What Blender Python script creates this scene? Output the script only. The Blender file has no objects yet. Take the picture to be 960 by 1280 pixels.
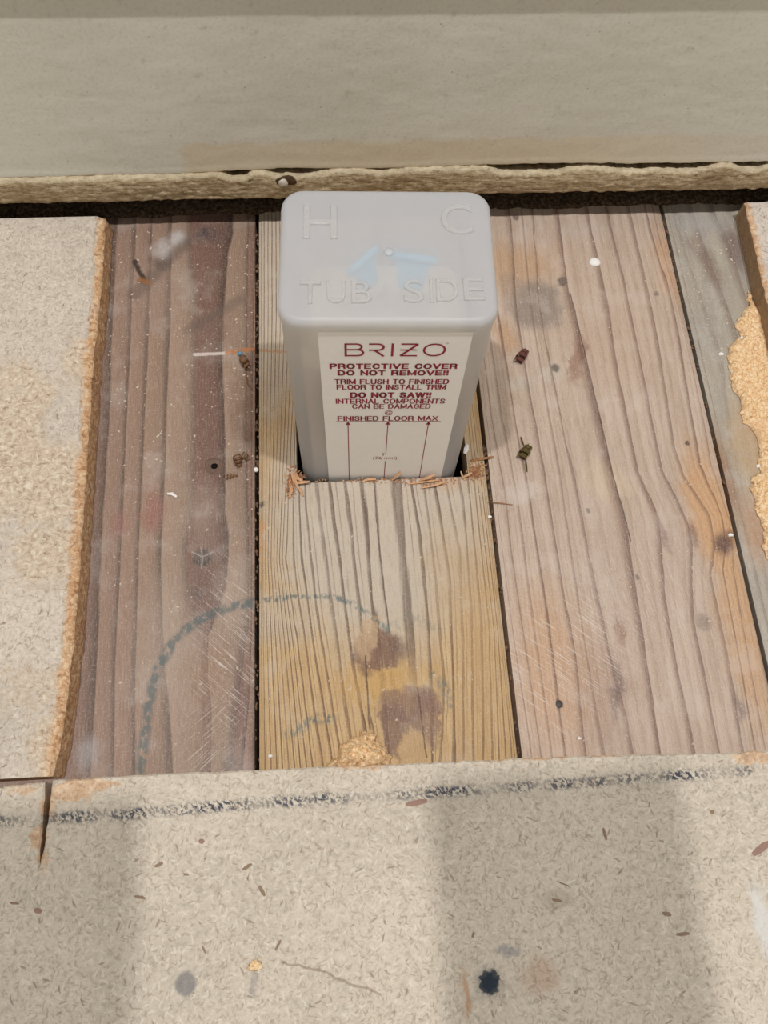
import bpy, bmesh, math, random
import numpy as np
from mathutils import Vector, Matrix
random.seed(4); RNG = np.random.default_rng(7)

# ------------------------------------------------------------------ camera, world, lights, exposure
CAM_H = 0.46; FPX = 1043.0
def _axes():
    d = lambda p: np.array([p[0]-480.0, 640.0-p[1], -FPX])
    z = -d((447, 1062)); z /= np.linalg.norm(z)
    y = d((322, -1950)); y = y - z*(y@z); y /= np.linalg.norm(y)
    return np.array([np.cross(y, z), y, z])
ROT = _axes()
scene = bpy.context.scene
col = scene.collection
cam_d = bpy.data.cameras.new('camera'); cam = bpy.data.objects.new('camera', cam_d); col.objects.link(cam)
cam_d.sensor_fit = 'AUTO'; cam_d.sensor_width = 36.0; cam_d.lens = FPX/1280*36; cam_d.clip_start = 0.01
cam.matrix_world = Matrix.Translation((0, 0, CAM_H)) @ Matrix(ROT.tolist()).to_4x4()
scene.camera = cam
scene.view_settings.view_transform = 'Standard'; scene.view_settings.look = 'None'
scene.view_settings.gamma = 1.0; scene.view_settings.exposure = -0.04
scene.view_settings.use_curve_mapping = False

world = bpy.data.worlds.new('World'); scene.world = world; world.use_nodes = True
bg = world.node_tree.nodes['Background']; bg.inputs[0].default_value = (0.97, 0.985, 1.0, 1); bg.inputs[1].default_value = 0.09

def lamp(name, loc, size, power, colr):
    l = bpy.data.lights.new(name, 'AREA'); l.shape = 'DISK'; l.size = size; l.energy = power; l.color = colr
    o = bpy.data.objects.new(name, l); col.objects.link(o); o.location = loc
    return o
lamp('ceiling_lamp_left', (-0.43, -0.05, 2.40), 0.055, 24.0, (1.0, 0.99, 0.995))
lamp('ceiling_lamp_right', (0.47, -0.05, 2.40), 0.055, 24.0, (1.0, 0.99, 0.995))

# ------------------------------------------------------------------ helpers
def P(px, py, z=0.0):
    """point of the horizontal plane at height z that the photograph shows at (px, py)"""
    d = ROT @ np.array([px-480.0, 640.0-py, -FPX]); t = (z-CAM_H)/d[2]
    return np.array([t*d[0], t*d[1], z])
def lin(c):
    out = []
    for v in c[:3]:
        v /= 255.0
        out.append(v/12.92 if v <= 0.04045 else ((v+0.055)/1.055)**2.4)
    return (*out, 1.0)
def tag(o, label=None, cat=None, group=None, kind=None):
    for k, v in (('label', label), ('category', cat), ('group', group), ('kind', kind)):
        if v: o[k] = v
    return o
def empty(name, loc=(0, 0, 0), rz=0):
    o = bpy.data.objects.new(name, None); col.objects.link(o); o.location = loc; o.rotation_euler.z = rz
    o.empty_display_size = 0.02
    return o
def link(name, mesh, mat, parent=None, smooth=False):
    o = bpy.data.objects.new(name, mesh); col.objects.link(o)
    if mat and not mesh.materials: mesh.materials.append(mat)
    if parent: o.parent = parent
    if smooth:
        for p in mesh.polygons: p.use_smooth = True
    return o
def mesh_of(name, verts, faces):
    m = bpy.data.meshes.new(name); m.from_pydata([tuple(map(float, v)) for v in verts], [], faces); m.update()
    bm = bmesh.new(); bm.from_mesh(m); bmesh.ops.recalc_face_normals(bm, faces=bm.faces); bm.to_mesh(m); bm.free()
    return m
def vattr(mesh, name, values):
    a = mesh.attributes.new(name, 'FLOAT', 'POINT')
    a.data.foreach_set('value', np.asarray(values, dtype=np.float32).ravel())
# smooth value noise for geometry
_tab = RNG.random((64, 64))
def vnoise(x, y):
    x = np.asarray(x, float); y = np.asarray(y, float)
    xi = np.floor(x).astype(int); yi = np.floor(y).astype(int); fx = x-xi; fy = y-yi
    fx = fx*fx*(3-2*fx); fy = fy*fy*(3-2*fy)
    g = lambda i, j: _tab[i % 64, j % 64]
    return (g(xi, yi)*(1-fx)+g(xi+1, yi)*fx)*(1-fy)+(g(xi, yi+1)*(1-fx)+g(xi+1, yi+1)*fx)*fy-0.5
def fnoise(x, y): return vnoise(x, y)+0.5*vnoise(2.1*x+9, 2.1*y+3)+0.25*vnoise(4.3*x+1, 4.3*y+7)

# ------------------------------------------------------------------ node material builder
class N:
    def __init__(s, name, rough=0.7, spec=0.3):
        s.mat = bpy.data.materials.new(name); s.mat.use_nodes = True
        s.t = s.mat.node_tree; s.t.nodes.clear()
        s.out = s.t.nodes.new('ShaderNodeOutputMaterial'); s.b = s.t.nodes.new('ShaderNodeBsdfPrincipled')
        s.t.links.new(s.b.outputs[0], s.out.inputs[0])
        s.b.inputs['Roughness'].default_value = rough; s.b.inputs['Specular IOR Level'].default_value = spec
        s.co = s.t.nodes.new('ShaderNodeTexCoord').outputs['Object']
    def put(s, sock, v):
        if hasattr(v, 'is_linked') or isinstance(v, bpy.types.NodeSocket): s.t.links.new(v, sock)
        else: sock.default_value = v
    def m(s, op, a, b=None, c=None, clamp=False):
        n = s.t.nodes.new('ShaderNodeMath'); n.operation = op; n.use_clamp = clamp
        for i, v in enumerate((a, b, c)):
            if v is not None: s.put(n.inputs[i], v)
        return n.outputs[0]
    def vm(s, op, a, b=None):
        n = s.t.nodes.new('ShaderNodeVectorMath'); n.operation = op
        s.put(n.inputs[0], a)
        if b is not None: s.put(n.inputs[1], b)
        return n.outputs['Value'] if op in ('LENGTH', 'DOT_PRODUCT', 'DISTANCE') else n.outputs[0]
    def scale(s, v, k, rot=0.0, loc=(0, 0, 0)):
        if rot:
            r_ = s.t.nodes.new('ShaderNodeMapping'); s.put(r_.inputs['Vector'], v); r_.inputs['Rotation'].default_value = (0, 0, rot); v = r_.outputs[0]
        n = s.t.nodes.new('ShaderNodeMapping'); s.put(n.inputs['Vector'], v)
        n.inputs['Scale'].default_value = k if hasattr(k, '__len__') else (k, k, k)
        n.inputs['Location'].default_value = loc
        return n.outputs[0]
    def noise(s, v, sc, detail=3, rough=0.55, dist=0.0, color=False):
        n = s.t.nodes.new('ShaderNodeTexNoise'); s.put(n.inputs['Vector'], v)
        n.inputs['Scale'].default_value = sc; n.inputs['Detail'].default_value = detail
        n.inputs['Roughness'].default_value = rough; n.inputs['Distortion'].default_value = dist
        return n.outputs['Color'] if color else n.outputs[0]
    def vor(s, v, sc, out='Distance', feature='F1', rnd=1.0):
        n = s.t.nodes.new('ShaderNodeTexVoronoi'); n.feature = feature; s.put(n.inputs['Vector'], v)
        n.inputs['Scale'].default_value = sc; n.inputs['Randomness'].default_value = rnd
        return n.outputs[out]
    def attr(s, name):
        n = s.t.nodes.new('ShaderNodeAttribute'); n.attribute_name = name; return n.outputs['Fac']
    def step(s, x, lo, hi):
        n = s.t.nodes.new('ShaderNodeMapRange'); n.interpolation_type = 'SMOOTHSTEP'; s.put(n.inputs[0], x)
        a, b = (lo, hi) if lo < hi else (hi, lo)
        n.inputs[1].default_value = a; n.inputs[2].default_value = b
        n.inputs[3].default_value, n.inputs[4].default_value = (0, 1) if lo < hi else (1, 0)
        return n.outputs[0]
    def mix(s, f, a, b, mode='MIX'):
        n = s.t.nodes.new('ShaderNodeMix'); n.data_type = 'RGBA'; n.blend_type = mode
        s.put(n.inputs['Factor'], f); s.put(n.inputs['A'], a); s.put(n.inputs['B'], b)
        return n.outputs['Result']
    def ramp(s, f, stops, interp='LINEAR'):
        n = s.t.nodes.new('ShaderNodeValToRGB'); s.put(n.inputs[0], f); r = n.color_ramp; r.interpolation = interp
        while len(r.elements) < len(stops): r.elements.new(0.5)
        for e, (p, c) in zip(r.elements, stops): e.position = p; e.color = c
        return n.outputs[0]
    def white(s, w):
        n = s.t.nodes.new('ShaderNodeTexWhiteNoise'); n.noise_dimensions = '1D'; s.put(n.inputs['W'], w); return n.outputs[0]
    def warp(s, amp, sc, detail=3):
        c = s.noise(s.co, sc, detail, color=True)
        c = s.vm('SUBTRACT', c, (0.5, 0.5, 0.5)); c = s.vm('MULTIPLY', c, (amp, amp, 0))
        return s.vm('ADD', s.co, c)
    def blob(s, v, c, r, rot=0.0, soft=0.6):
        """elliptical patch centred on world point c, radii r (metres)"""
        d = s.vm('SUBTRACT', v, (float(c[0]), float(c[1]), 0.0))
        d = s.scale(d, (1, 1, 0), rot) if rot else s.vm('MULTIPLY', d, (1, 1, 0))
        d = s.vm('MULTIPLY', d, (1.0/r[0], 1.0/r[1], 0.0))
        return s.step(s.vm('LENGTH', d), 1.0, 1.0-soft)
    def segs(s, v, pts):
        """distance to a polyline of world points"""
        best = None
        v = s.vm('MULTIPLY', v, (1, 1, 0))
        for a, b in zip(pts[:-1], pts[1:]):
            a = np.array([a[0], a[1], 0.]); b = np.array([b[0], b[1], 0.]); ab = b-a
            pa = s.vm('SUBTRACT', v, tuple(map(float, a)))
            h = s.m('MULTIPLY', s.vm('DOT_PRODUCT', pa, tuple(map(float, ab))), float(1/(ab@ab)), clamp=True)
            n = s.t.nodes.new('ShaderNodeVectorMath'); n.operation = 'SCALE'; n.inputs[0].default_value = tuple(map(float, ab)); s.put(n.inputs['Scale'], h)
            dd = s.vm('DISTANCE', pa, n.outputs[0])
            best = dd if best is None else s.m('MINIMUM', best, dd)
        return best
    def bump(s, h, strength, dist):
        n = s.t.nodes.new('ShaderNodeBump'); n.inputs['Strength'].default_value = strength; n.inputs['Distance'].default_value = dist
        s.put(n.inputs['Height'], h); s.t.links.new(n.outputs[0], s.b.inputs['Normal'])
    def color(s, c): s.put(s.b.inputs['Base Color'], c); return s.mat
def plain(name, rgb, rough=0.6, spec=0.3, var=0.0, sc=600):
    n = N(name, rough, spec)
    if var:
        f = n.noise(n.co, sc, 3)
        return n.color(n.mix(f, lin([c*(1-var) for c in rgb]), lin([min(255, c*(1+var)) for c in rgb])))
    return n.color(lin(rgb))

# ------------------------------------------------------------------ the floor: planks
GAP_L, GAP_C, GAP_R = -0.0512, 0.0887, 0.2334          # joints between the planks in view
PLANK_T = 0.019
Y0, Y1 = -0.12, 0.52
floor = tag(empty('floor'), kind='structure')

def grid_slab(xs, ys, hole=None, relief=None, thick=PLANK_T):
    """slab with its top at z = relief(x, y); hole(xc, yc) -> True where cells are cut out"""
    X, Y = np.meshgrid(xs, ys); Z = np.zeros_like(X) if relief is None else relief(X, Y)
    ny, nx = X.shape
    top = np.stack([X, Y, Z], -1).reshape(-1, 3); bot = top.copy(); bot[:, 2] = -thick
    keep = np.ones((ny-1, nx-1), bool)
    if hole:
        for j in range(ny-1):
            for i in range(nx-1):
                keep[j, i] = not hole((xs[i]+xs[i+1])/2, (ys[j]+ys[j+1])/2)
    faces = []; n = nx*ny
    idx = lambda j, i: j*nx+i
    edge = {}
    for j in range(ny-1):
        for i in range(nx-1):
            if not keep[j, i]: continue
            a, b, c, d = idx(j, i), idx(j, i+1), idx(j+1, i+1), idx(j+1, i)
            faces.append((a, b, c, d))
            for e in ((a, b), (b, c), (c, d), (d, a)): edge[e] = 1
    ntop = len(faces)
    for (a, b) in list(edge):
        if (b, a) not in edge: faces.append((b, a, a+n, b+n))
    verts = np.concatenate([top, bot])
    m = bpy.data.meshes.new('plank'); m.from_pydata(verts.tolist(), [], faces); m.update()
    return m, X.ravel(), Y.ravel()

def ring_field(lines, x0, x1, v0, v1, X, Y):
    """lines: (value, [(px,py),...]) traced along the grain; gives the ring value at each point"""
    L = []
    for v, pts in lines:
        w = np.array([P(*p)[:2] for p in pts]); o = np.argsort(w[:, 1]); L.append((v, w[o]))
    L.sort(key=lambda t: t[0])
    R = np.zeros_like(X)
    for y in np.unique(Y):
        s = Y == y
        xs = [x0]; vs = [v0]
        for v, w in L:
            x = np.interp(y, w[:, 1], w[:, 0]); x = max(x, xs[-1]+2e-4); xs.append(x); vs.append(v)
        xs.append(max(x1, xs[-1]+2e-4)); vs.append(v1)
        # smooth cubic-free interpolation
        R[s] = np.interp(X[s], xs, vs)
    return R

def plank_grid(x0, x1, nx=44, ny=210, extra_x=(), extra_y=()):
    xs = np.unique(np.concatenate([np.linspace(x0, x1, nx), np.array(extra_x, float)]))
    ys = np.unique(np.concatenate([np.linspace(Y0, Y1, ny), np.array(extra_y, float)]))
    return xs, ys
def plank_relief(seed, x0, x1, amp=0.0003):
    def f(X, Y):
        z = amp*fnoise(X*60+seed, Y*9+seed)
        e = np.minimum(X-x0, x1-X); return z-0.0009*np.exp(-(e/0.0012))
    return f

# ---- materials of the planks
def wood(name, kind):
    n = N(name, 0.55, 0.35)
    ring = n.attr('ring')
    fine = n.noise(n.scale(n.co, (900, 45, 1)), 1.0, 4, 0.6)             # fibres along the board
    mid = n.noise(n.scale(n.co, (160, 14, 1)), 1.0, 3)
    rg = n.m('ADD', ring, n.m('MULTIPLY', n.m('SUBTRACT', mid, 0.5), 0.34 if kind == 1 else 0.20))
    rg = n.m('ADD', rg, n.m('MULTIPLY', n.m('SUBTRACT', fine, 0.5), 0.10))
    fr = n.m('FRACT', rg); ix = n.m('FLOOR', rg); rnd = n.white(ix)
    return n, rg, fr, rnd, fine, mid

def common_dirt(n, c, dust=0.5, dcol=(196, 186, 176)):
    st_ = n.noise(n.scale(n.co, (2600, 110, 1)), 1.0, 3, .65); gr_ = n.noise(n.co, 900, 3, .7)
    c = n.mix(n.m('MULTIPLY', n.step(st_, .50, .66), .30), c, n.mix(.6, c, lin((86, 62, 50))))
    c = n.mix(n.m('MULTIPLY', n.step(st_, .48, .34), .25), c, n.mix(.6, c, lin((216, 198, 178))))
    c = n.mix(n.m('MULTIPLY', n.step(gr_, .52, .66), .22*dust), c, lin((214, 204, 192)))
    c = n.mix(n.m('MULTIPLY', n.step(gr_, .46, .34), .22), c, n.mix(.5, c, lin((80, 62, 52))))
    w = n.warp(0.012, 90)
    d = n.step(n.noise(w, 38, 4, 0.62), 0.50, 0.72)
    c = n.mix(n.m('MULTIPLY', d, 0.30*dust), c, lin(dcol))
    sp = n.step(n.vor(n.co, 330), 0.10, 0.04)                       # embedded pale specks
    pick = n.step(n.noise(n.co, 60, 2), 0.50, 0.62)
    c = n.mix(n.m('MULTIPLY', n.m('MULTIPLY', sp, pick), 0.55*dust), c, lin((214, 206, 196)))
    dk = n.step(n.vor(n.scale(n.co, 1, 0, (3, 1, 0)), 150), 0.07, 0.03)
    c = n.mix(n.m('MULTIPLY', dk, 0.35), c, lin((70, 52, 42)))
    return c
def scratches(n, c, centre, rad, rot, amt, colr=(222, 212, 200)):
    m = n.blob(n.warp(0.02, 40), centre, rad, 0, 0.8)
    l = n.step(n.noise(n.scale(n.co, (45, 1500, 1), rot), 1.0, 2), 0.56, 0.68)
    return n.mix(n.m('MULTIPLY', n.m('MULTIPLY', l, m), amt), c, lin(colr))

def mat_left():
    n, rg, fr, rnd, fine, mid = wood('plank_wood_mauve', 0)
    base = [(140,112,96), (150,122,104), (154,125,106), (154,126,106), (160,134,114), (120,89,76), (152,126,106), (132,102,86), (140,110,92)]
    st = []
    for k, c in enumerate(base):
        st.append(((k+0.04)/9, lin(c)))
        st.append(((k+0.72)/9, lin([v*0.93 for v in c])))
        st.append(((k+0.985)/9, lin([v*(0.62 if k not in (4,) else 0.72) for v in c])))
    c = n.ramp(n.m('DIVIDE', rg, 9.0), st)
    c = n.mix(n.step(fine, 0.35, 0.75), c, n.mix(0.16, c, lin((90, 62, 52))))
    w = n.warp(0.016, 70)
    wf = n.warp(.0035, 330, 4)
    def B(px, py, rx, ry, colr, amt, soft=0.8, rot=0, z=None):
        nonlocal c
        c = n.mix(n.m('MULTIPLY', n.blob(w if max(rx, ry) > .012 else wf, P(px, py), (rx, ry), rot, soft), amt), c, lin(colr))
    B(215, 800, .030, .055, (168, 150, 134), .45); B(255, 640, .018, .03, (160, 140, 126), .45); B(290, 745, .016, .035, (176, 158, 142), .4)
    B(190, 360, .03, .05, (150, 128, 116), .35)
    B(205, 310, .013, .012, (178, 170, 166), .8); B(222, 298, .008, .010, (190, 184, 180), .8)
    B(260, 295, .016, .010, (92, 74, 70), .7); B(255, 292, .005, .007, (66, 56, 60), .6)
    B(200, 330, .012, .006, (98, 82, 74), .7, .8, .6); B(178, 352, .006, .004, (120, 84, 50), .7)
    B(262, 410, .018, .022, (118, 92, 80), .6, .7, .5)
    B(300, 520, .008, .040, (112, 86, 66), .55)
    B(190, 640, .010, .02, (146, 94, 84), .6); B(150, 655, .008, .012, (150, 100, 92), .5)
    B(250, 745, .016, .030, (110, 84, 74), .6)
    B(258, 850, .020, .03, (142, 112, 88), .6); B(255, 930, .022, .018, (138, 112, 90), .5)
    B(298, 880, .005, .040, (104, 74, 66), .6, .8, .06)
    B(110, 940, .010, .012, (164, 160, 158), .5); B(288, 958, .006, .008, (96, 86, 80), .6)
    B(253, 697, .0068, .0066, (50, 44, 42), .92, .4); B(253, 697, .0035, .0033, (88, 80, 76), .5, .5); B(247, 742, .005, .006, (84, 66, 60), .6)                          # round knot
    B(253, 690, .014, .017, (146, 128, 116), .25)
    c = scratches(n, c, P(285, 800), (.03, .07), 0.75, .6); c = scratches(n, c, P(270, 930), (.03, .04), -0.7, .4)
    c = common_dirt(n, c, .8)
    # star crack in the knot
    st = n.segs(n.warp(.0006, 900), [P(240, 690), P(253, 696), P(266, 690)]); st2 = n.segs(n.warp(.0006, 900), [P(251, 684), P(253, 696), P(252, 710)])
    c = n.mix(n.m('MULTIPLY', n.step(n.m('MINIMUM', st, st2), .0006, .0001), .45), c, lin((190, 178, 168)))
    # teal marker arc
    d = n.segs(n.warp(.003, 160), [P(176, 962), P(184, 890), P(196, 838), P(218, 800), P(250, 774), P(285, 760), P(322, 751)])
    brk = n.step(n.noise(n.scale(n.co, (300, 200, 1)), 1.0, 3), 0.34, 0.56)
    c = n.mix(n.m('MULTIPLY', n.m('MULTIPLY', n.step(d, .0042, .0012), brk), .72), c, lin((74, 92, 92)))
    for pts, wd, am, cl_ in (([P(168, 368), P(196, 340), P(232, 303)], .007, .5, (88, 76, 70)), ([P(236, 412), P(270, 392), P(300, 374)], .006, .45, (98, 84, 76)), ([P(169, 326), P(174, 340), P(180, 349)], .0024, .9, (48, 38, 34)), ([P(176, 350), P(186, 353)], .003, .75, (146, 98, 54))):
        d = n.segs(n.warp(.004, 200), pts); c = n.mix(n.m('MULTIPLY', n.step(d, wd, wd*.2), am), c, lin(cl_))
    # pale scrape
    d = n.segs(n.warp(.0012, 300), [P(243, 443), P(275, 442), P(287, 441)])
    c = n.mix(n.m('MULTIPLY', n.step(d, .0016, .0006), .75), c, lin((214, 200, 190)))
    d = n.segs(n.warp(.0012, 300), [P(284, 441), P(303, 438), P(320, 436)])
    c = n.mix(n.m('MULTIPLY', n.step(d, .0022, .0008), .8), c, lin((170, 112, 68)))
    n.put(n.b.inputs['Roughness'], n.m('ADD', n.m('MULTIPLY', fine, 0.3), 0.36))
    n.bump(n.m('ADD', n.m('MULTIPLY', n.step(fr, .8, 1.0), -0.6), fine), 0.25, 0.0005)
    return n.color(c)

def mat_centre():
    n, rg, fr, rnd, fine, mid = wood('plank_wood_yellow', 1)
    late = n.m('MULTIPLY', n.step(fr, 0.66, 0.90), n.step(fr, 1.0, 0.94))
    late = n.m('MULTIPLY', late, n.m('ADD', 0.66, n.m('MULTIPLY', rnd, 0.34)))
    w = n.warp(0.018, 60)
    wf = n.warp(.0035, 330, 4); ws = n.warp(.016, 130, 5)
    c = n.mix(n.step(mid, .3, .7), lin((180, 147, 102)), lin((196, 165, 120)))
    grey = n.m('MAXIMUM', n.blob(w, P(470, 640), (.082, .104), 0, .45), n.m('MULTIPLY', n.blob(w, P(345, 330), (.04, .14), 0, .5), .9))
    grey = n.m('MAXIMUM', grey, n.m('MULTIPLY', n.blob(w, P(350, 770), (.045, .022), 0, .5), .6))
    c = n.mix(n.m('MULTIPLY', grey, .90), c, lin((188, 175, 158)))
    ldark = n.mix(grey, lin((96, 66, 46)), lin((92, 74, 62)))
    f2_ = n.m('FRACT', n.m('ADD', n.m('MULTIPLY', rg, 2.0), .35)); late2 = n.m('MULTIPLY', n.m('MULTIPLY', n.step(f2_, .72, .92), n.step(f2_, 1.0, .95)), n.m('MULTIPLY', n.step(mid, .35, .6), .55))
    c = n.mix(late2, c, ldark)
    c = n.mix(n.m('MULTIPLY', late, .92), c, ldark)
    def B(px, py, rx, ry, colr, amt, soft=0.8, rot=0):
        nonlocal c
        c = n.mix(n.m('MULTIPLY', n.blob(ws if soft <= .6 else w if max(rx, ry) > .012 else wf, P(px, py), (rx, ry), rot, soft), amt), c, lin(colr))
    B(485, 855, .035, .022, (188, 148, 84), .7); B(560, 720, .022, .05, (182, 152, 112), .5); B(600, 800, .02, .08, (178, 144, 100), .5)
    B(325, 670, .004, .02, (190, 130, 70), .7)
    # torn knot and the mauve heart stain
    B(472, 815, .017, .014, (116, 84, 66), .9, .35, -.35); B(462, 795, .007, .018, (182, 152, 118), .75, .4, .35)
    B(500, 812, .008, .010, (104, 84, 74), .6)
    B(512, 880, .022, .011, (128, 98, 82), .8, .35); B(498, 915, .010, .019, (120, 92, 78), .85, .3, -.25); B(535, 900, .008, .02, (128, 98, 82), .75, .3)
    B(518, 945, .011, .016, (188, 156, 112), .85, .35)
    B(560, 600, .012, .012, (196, 150, 110), .4)
    B(345, 500, .016, .035, (126, 102, 76), .35);  # dark patch left of the cover: its cast shadow, painted in
    c = scratches(n, c, P(455, 770), (.03, .03), 0.8, .5, (200, 176, 140))
    c = n.mix(n.m('MULTIPLY', n.step(fine, .55, .8), .25), c, lin((206, 190, 166)))
    # drying checks
    for pts in ([P(468, 600), P(471, 650), P(476, 705), P(487, 790)], [P(457, 820), P(461, 900), P(463, 912)], [P(522, 860), P(527, 900), P(533, 946)]):
        d = n.segs(n.warp(.0012, 200), pts); c = n.mix(n.m('MULTIPLY', n.step(d, .0007, .0002), .75), c, lin((70, 50, 40)))
    brk = n.step(n.noise(n.scale(n.co, (420, 200, 1)), 1.0, 3), 0.40, 0.60)
    def teal(pts, wd, amt):
        nonlocal c
        d = n.segs(n.warp(.003, 160), pts)
        c = n.mix(n.m('MULTIPLY', n.m('MULTIPLY', n.step(d, wd, wd*.25), brk), amt), c, lin((58, 92, 96)))
    teal([P(322, 751), P(370, 746), P(410, 745), P(440, 753), P(465, 770), P(484, 786)], .0022, .75)
    teal([P(484, 786), P(520, 770), P(545, 785)], .0045, .25); teal([P(543, 845), P(555, 858), P(562, 880)], .004, .5)
    teal([P(362, 916), P(385, 905), P(398, 898), P(414, 899)], .0040, .75)
    B(327, 630, .003, .003, (60, 54, 52), .8)
    # tape line beside the cover
    d = n.segs(n.warp(.0012, 300), [P(322, 437), P(338, 439), P(356, 440)])
    c = n.mix(n.m('MULTIPLY', n.step(d, .0016, .0006), .6), c, lin((176, 122, 74)))
    c = common_dirt(n, c, .8, (202, 192, 176))
    n.bump(n.m('ADD', n.m('MULTIPLY', late, -1.0), n.m('MULTIPLY', fine, .7)), 0.45, 0.0006)
    n.b.inputs['Roughness'].default_value = 0.68
    return n.color(c)

def mat_right():
    n, rg, fr, rnd, fine, mid = wood('plank_wood_pinkish', 2)
    late = n.m('MULTIPLY', n.step(fr, 0.74, 0.97), n.step(fr, 1.0, 0.98))
    soft = n.m('MULTIPLY', n.step(n.m('FRACT', n.m('MULTIPLY', rg, 2.63)), .5, 1.0), .45)
    late = n.m('MULTIPLY', late, n.m('ADD', 0.55, n.m('MULTIPLY', rnd, 0.45)))
    w = n.warp(0.022, 45)
    wf = n.warp(.0035, 330, 4)
    c = n.mix(n.step(mid, .3, .7), lin((178, 156, 137)), lin((194, 174, 156)))
    def B(px, py, rx, ry, colr, amt, soft=0.8, rot=0):
        nonlocal c
        c = n.mix(n.m('MULTIPLY', n.blob(w if max(rx, ry) > .012 else wf, P(px, py), (rx, ry), rot, soft), amt), c, lin(colr))
    B(890, 640, .020, .07, (198, 150, 100), .75, .7, -.1); B(930, 790, .018, .09, (194, 150, 104), .7); B(690, 830, .035, .07, (190, 146, 106), .65)
    B(640, 330, .05, .03, (184, 144, 104), .6); B(840, 330, .015, .05, (196, 150, 108), .55); B(630, 420, .012, .02, (182, 138, 96), .6)
    B(780, 720, .045, .07, (180, 158, 140), .6); B(760, 600, .02, .02, (206, 184, 156), .6); B(755, 870, .03, .045, (158, 128, 108), .6)
    B(760, 420, .05, .07, (188, 163, 142), .5)
    B(672, 382, .022, .024, (134, 122, 112), .8, .5); B(640, 360, .012, .02, (150, 132, 116), .5); B(650, 480, .016, .010, (186, 178, 164), .7); B(690, 465, .018, .008, (192, 182, 166), .7)
    B(724, 450, .006, .026, (142, 104, 86), .7, .6, .2); B(740, 290, .03, .015, (190, 172, 158), .5)
    B(640, 500, .02, .05, (152, 130, 108), .35)  # soft shadow of the cover on its right, put into the colour
    c = n.mix(soft, c, n.mix(.5, c, lin((140, 104, 80))))
    c = n.mix(n.m('MULTIPLY', late, .80), c, lin((104, 72, 60)))
    B(776, 790, .0045, .014, (146, 110, 90), .7); B(905, 680, .009, .010, (92, 64, 54), .9, .7, .5); B(920, 668, .012, .004, (120, 84, 64), .7, .8, .3)
    B(826, 662, .006, .016, (118, 88, 78), .6); B(867, 668, .004, .012, (112, 82, 72), .6)
    B(770, 865, .005, .02, (104, 84, 80), .6, .8, .1); B(916, 880, .004, .014, (112, 92, 86), .6)
    B(655, 620, .02, .008, (206, 192, 180), .5)
    for x, y, r, a in ((694, 460, .0038, .8), (859, 554, .0022, .9), (703, 352, .0045, .8), (821, 367, .0024, .6), (699, 880, .0030, .9), (645, 272, .003, .7), (735, 638, .0018, .8), (796, 722, .002, .6), (880, 778, .006, .35)):
        B(x, y, r, r*1.15, (66, 52, 46), a, .6)
    c = scratches(n, c, P(730, 800), (.05, .06), 0.7, .55); c = scratches(n, c, P(800, 740), (.06, .05), 1.4, .4); c = scratches(n, c, P(670, 850), (.03, .05), .7, .5)
    d = n.segs(n.warp(.0012, 200), [P(713, 367), P(738, 471), P(756, 548), P(767, 598), P(779, 638), P(788, 676)])
    c = n.mix(n.m('MULTIPLY', n.step(d, .0007, .0002), .8), c, lin((66, 46, 36)))
    c = common_dirt(n, c, .9, (208, 194, 182))
    n.put(n.b.inputs['Roughness'], n.m('ADD', n.m('MULTIPLY', fine, 0.3), 0.38))
    n.bump(n.m('ADD', n.m('MULTIPLY', late, -0.8), fine), 0.3, 0.0005)
    return n.color(c)

def mat_grey():
    n, rg, fr, rnd, fine, mid = wood('plank_wood_weathered_grey', 3)
    late = n.step(fr, 0.55, 0.95)
    late = n.m('MULTIPLY', late, n.m('MULTIPLY', n.step(fr, 1.0, .97), n.m('ADD', .4, n.m('MULTIPLY', rnd, .6))))
    w = n.warp(0.014, 60)
    wf = n.warp(.0035, 330, 4)
    c = n.mix(n.step(mid, .3, .7), lin((156, 148, 136)), lin((172, 162, 146)))
    c = n.mix(n.m('MULTIPLY', late, .6), c, lin((114, 94, 82)))
    def B(px, py, rx, ry, colr, amt, soft=0.8, rot=0):
        nonlocal c
        c = n.mix(n.m('MULTIPLY', n.blob(w if max(rx, ry) > .012 else wf, P(px, py), (rx, ry), rot, soft), amt), c, lin(colr))
    B(905, 590, .010, .05, (150, 112, 80), .8); B(935, 560, .016, .05, (184, 152, 112), .7); B(945, 660, .014, .04, (178, 138, 104), .7)
    B(918, 310, .008, .03, (112, 92, 86), .7, .7, -.2); B(885, 330, .010, .04, (120, 98, 86), .6, .8, -.25)
    B(880, 280, .03, .015, (168, 164, 160), .5)
    c = common_dirt(n, c, .9, (196, 190, 182))
    n.bump(fine, 0.3, 0.0005)
    return n.color(c)
M_LEFT, M_CENTRE, M_RIGHT, M_GREY = mat_left(), mat_centre(), mat_right(), mat_grey()

def build_plank(x0, x1, mat, lines, v0, v1, seed, hole=None, extra_x=(), extra_y=(), nx=44, ny=210):
    xs, ys = plank_grid(x0, x1, nx, ny, extra_x, extra_y)
    m, X, Y = grid_slab(xs, ys, hole, plank_relief(seed, x0, x1))
    r = ring_field(lines, x0, x1, v0, v1, X, Y)
    vattr(m, 'ring', np.concatenate([r, r]))
    return link('plank', m, mat, floor)

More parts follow.
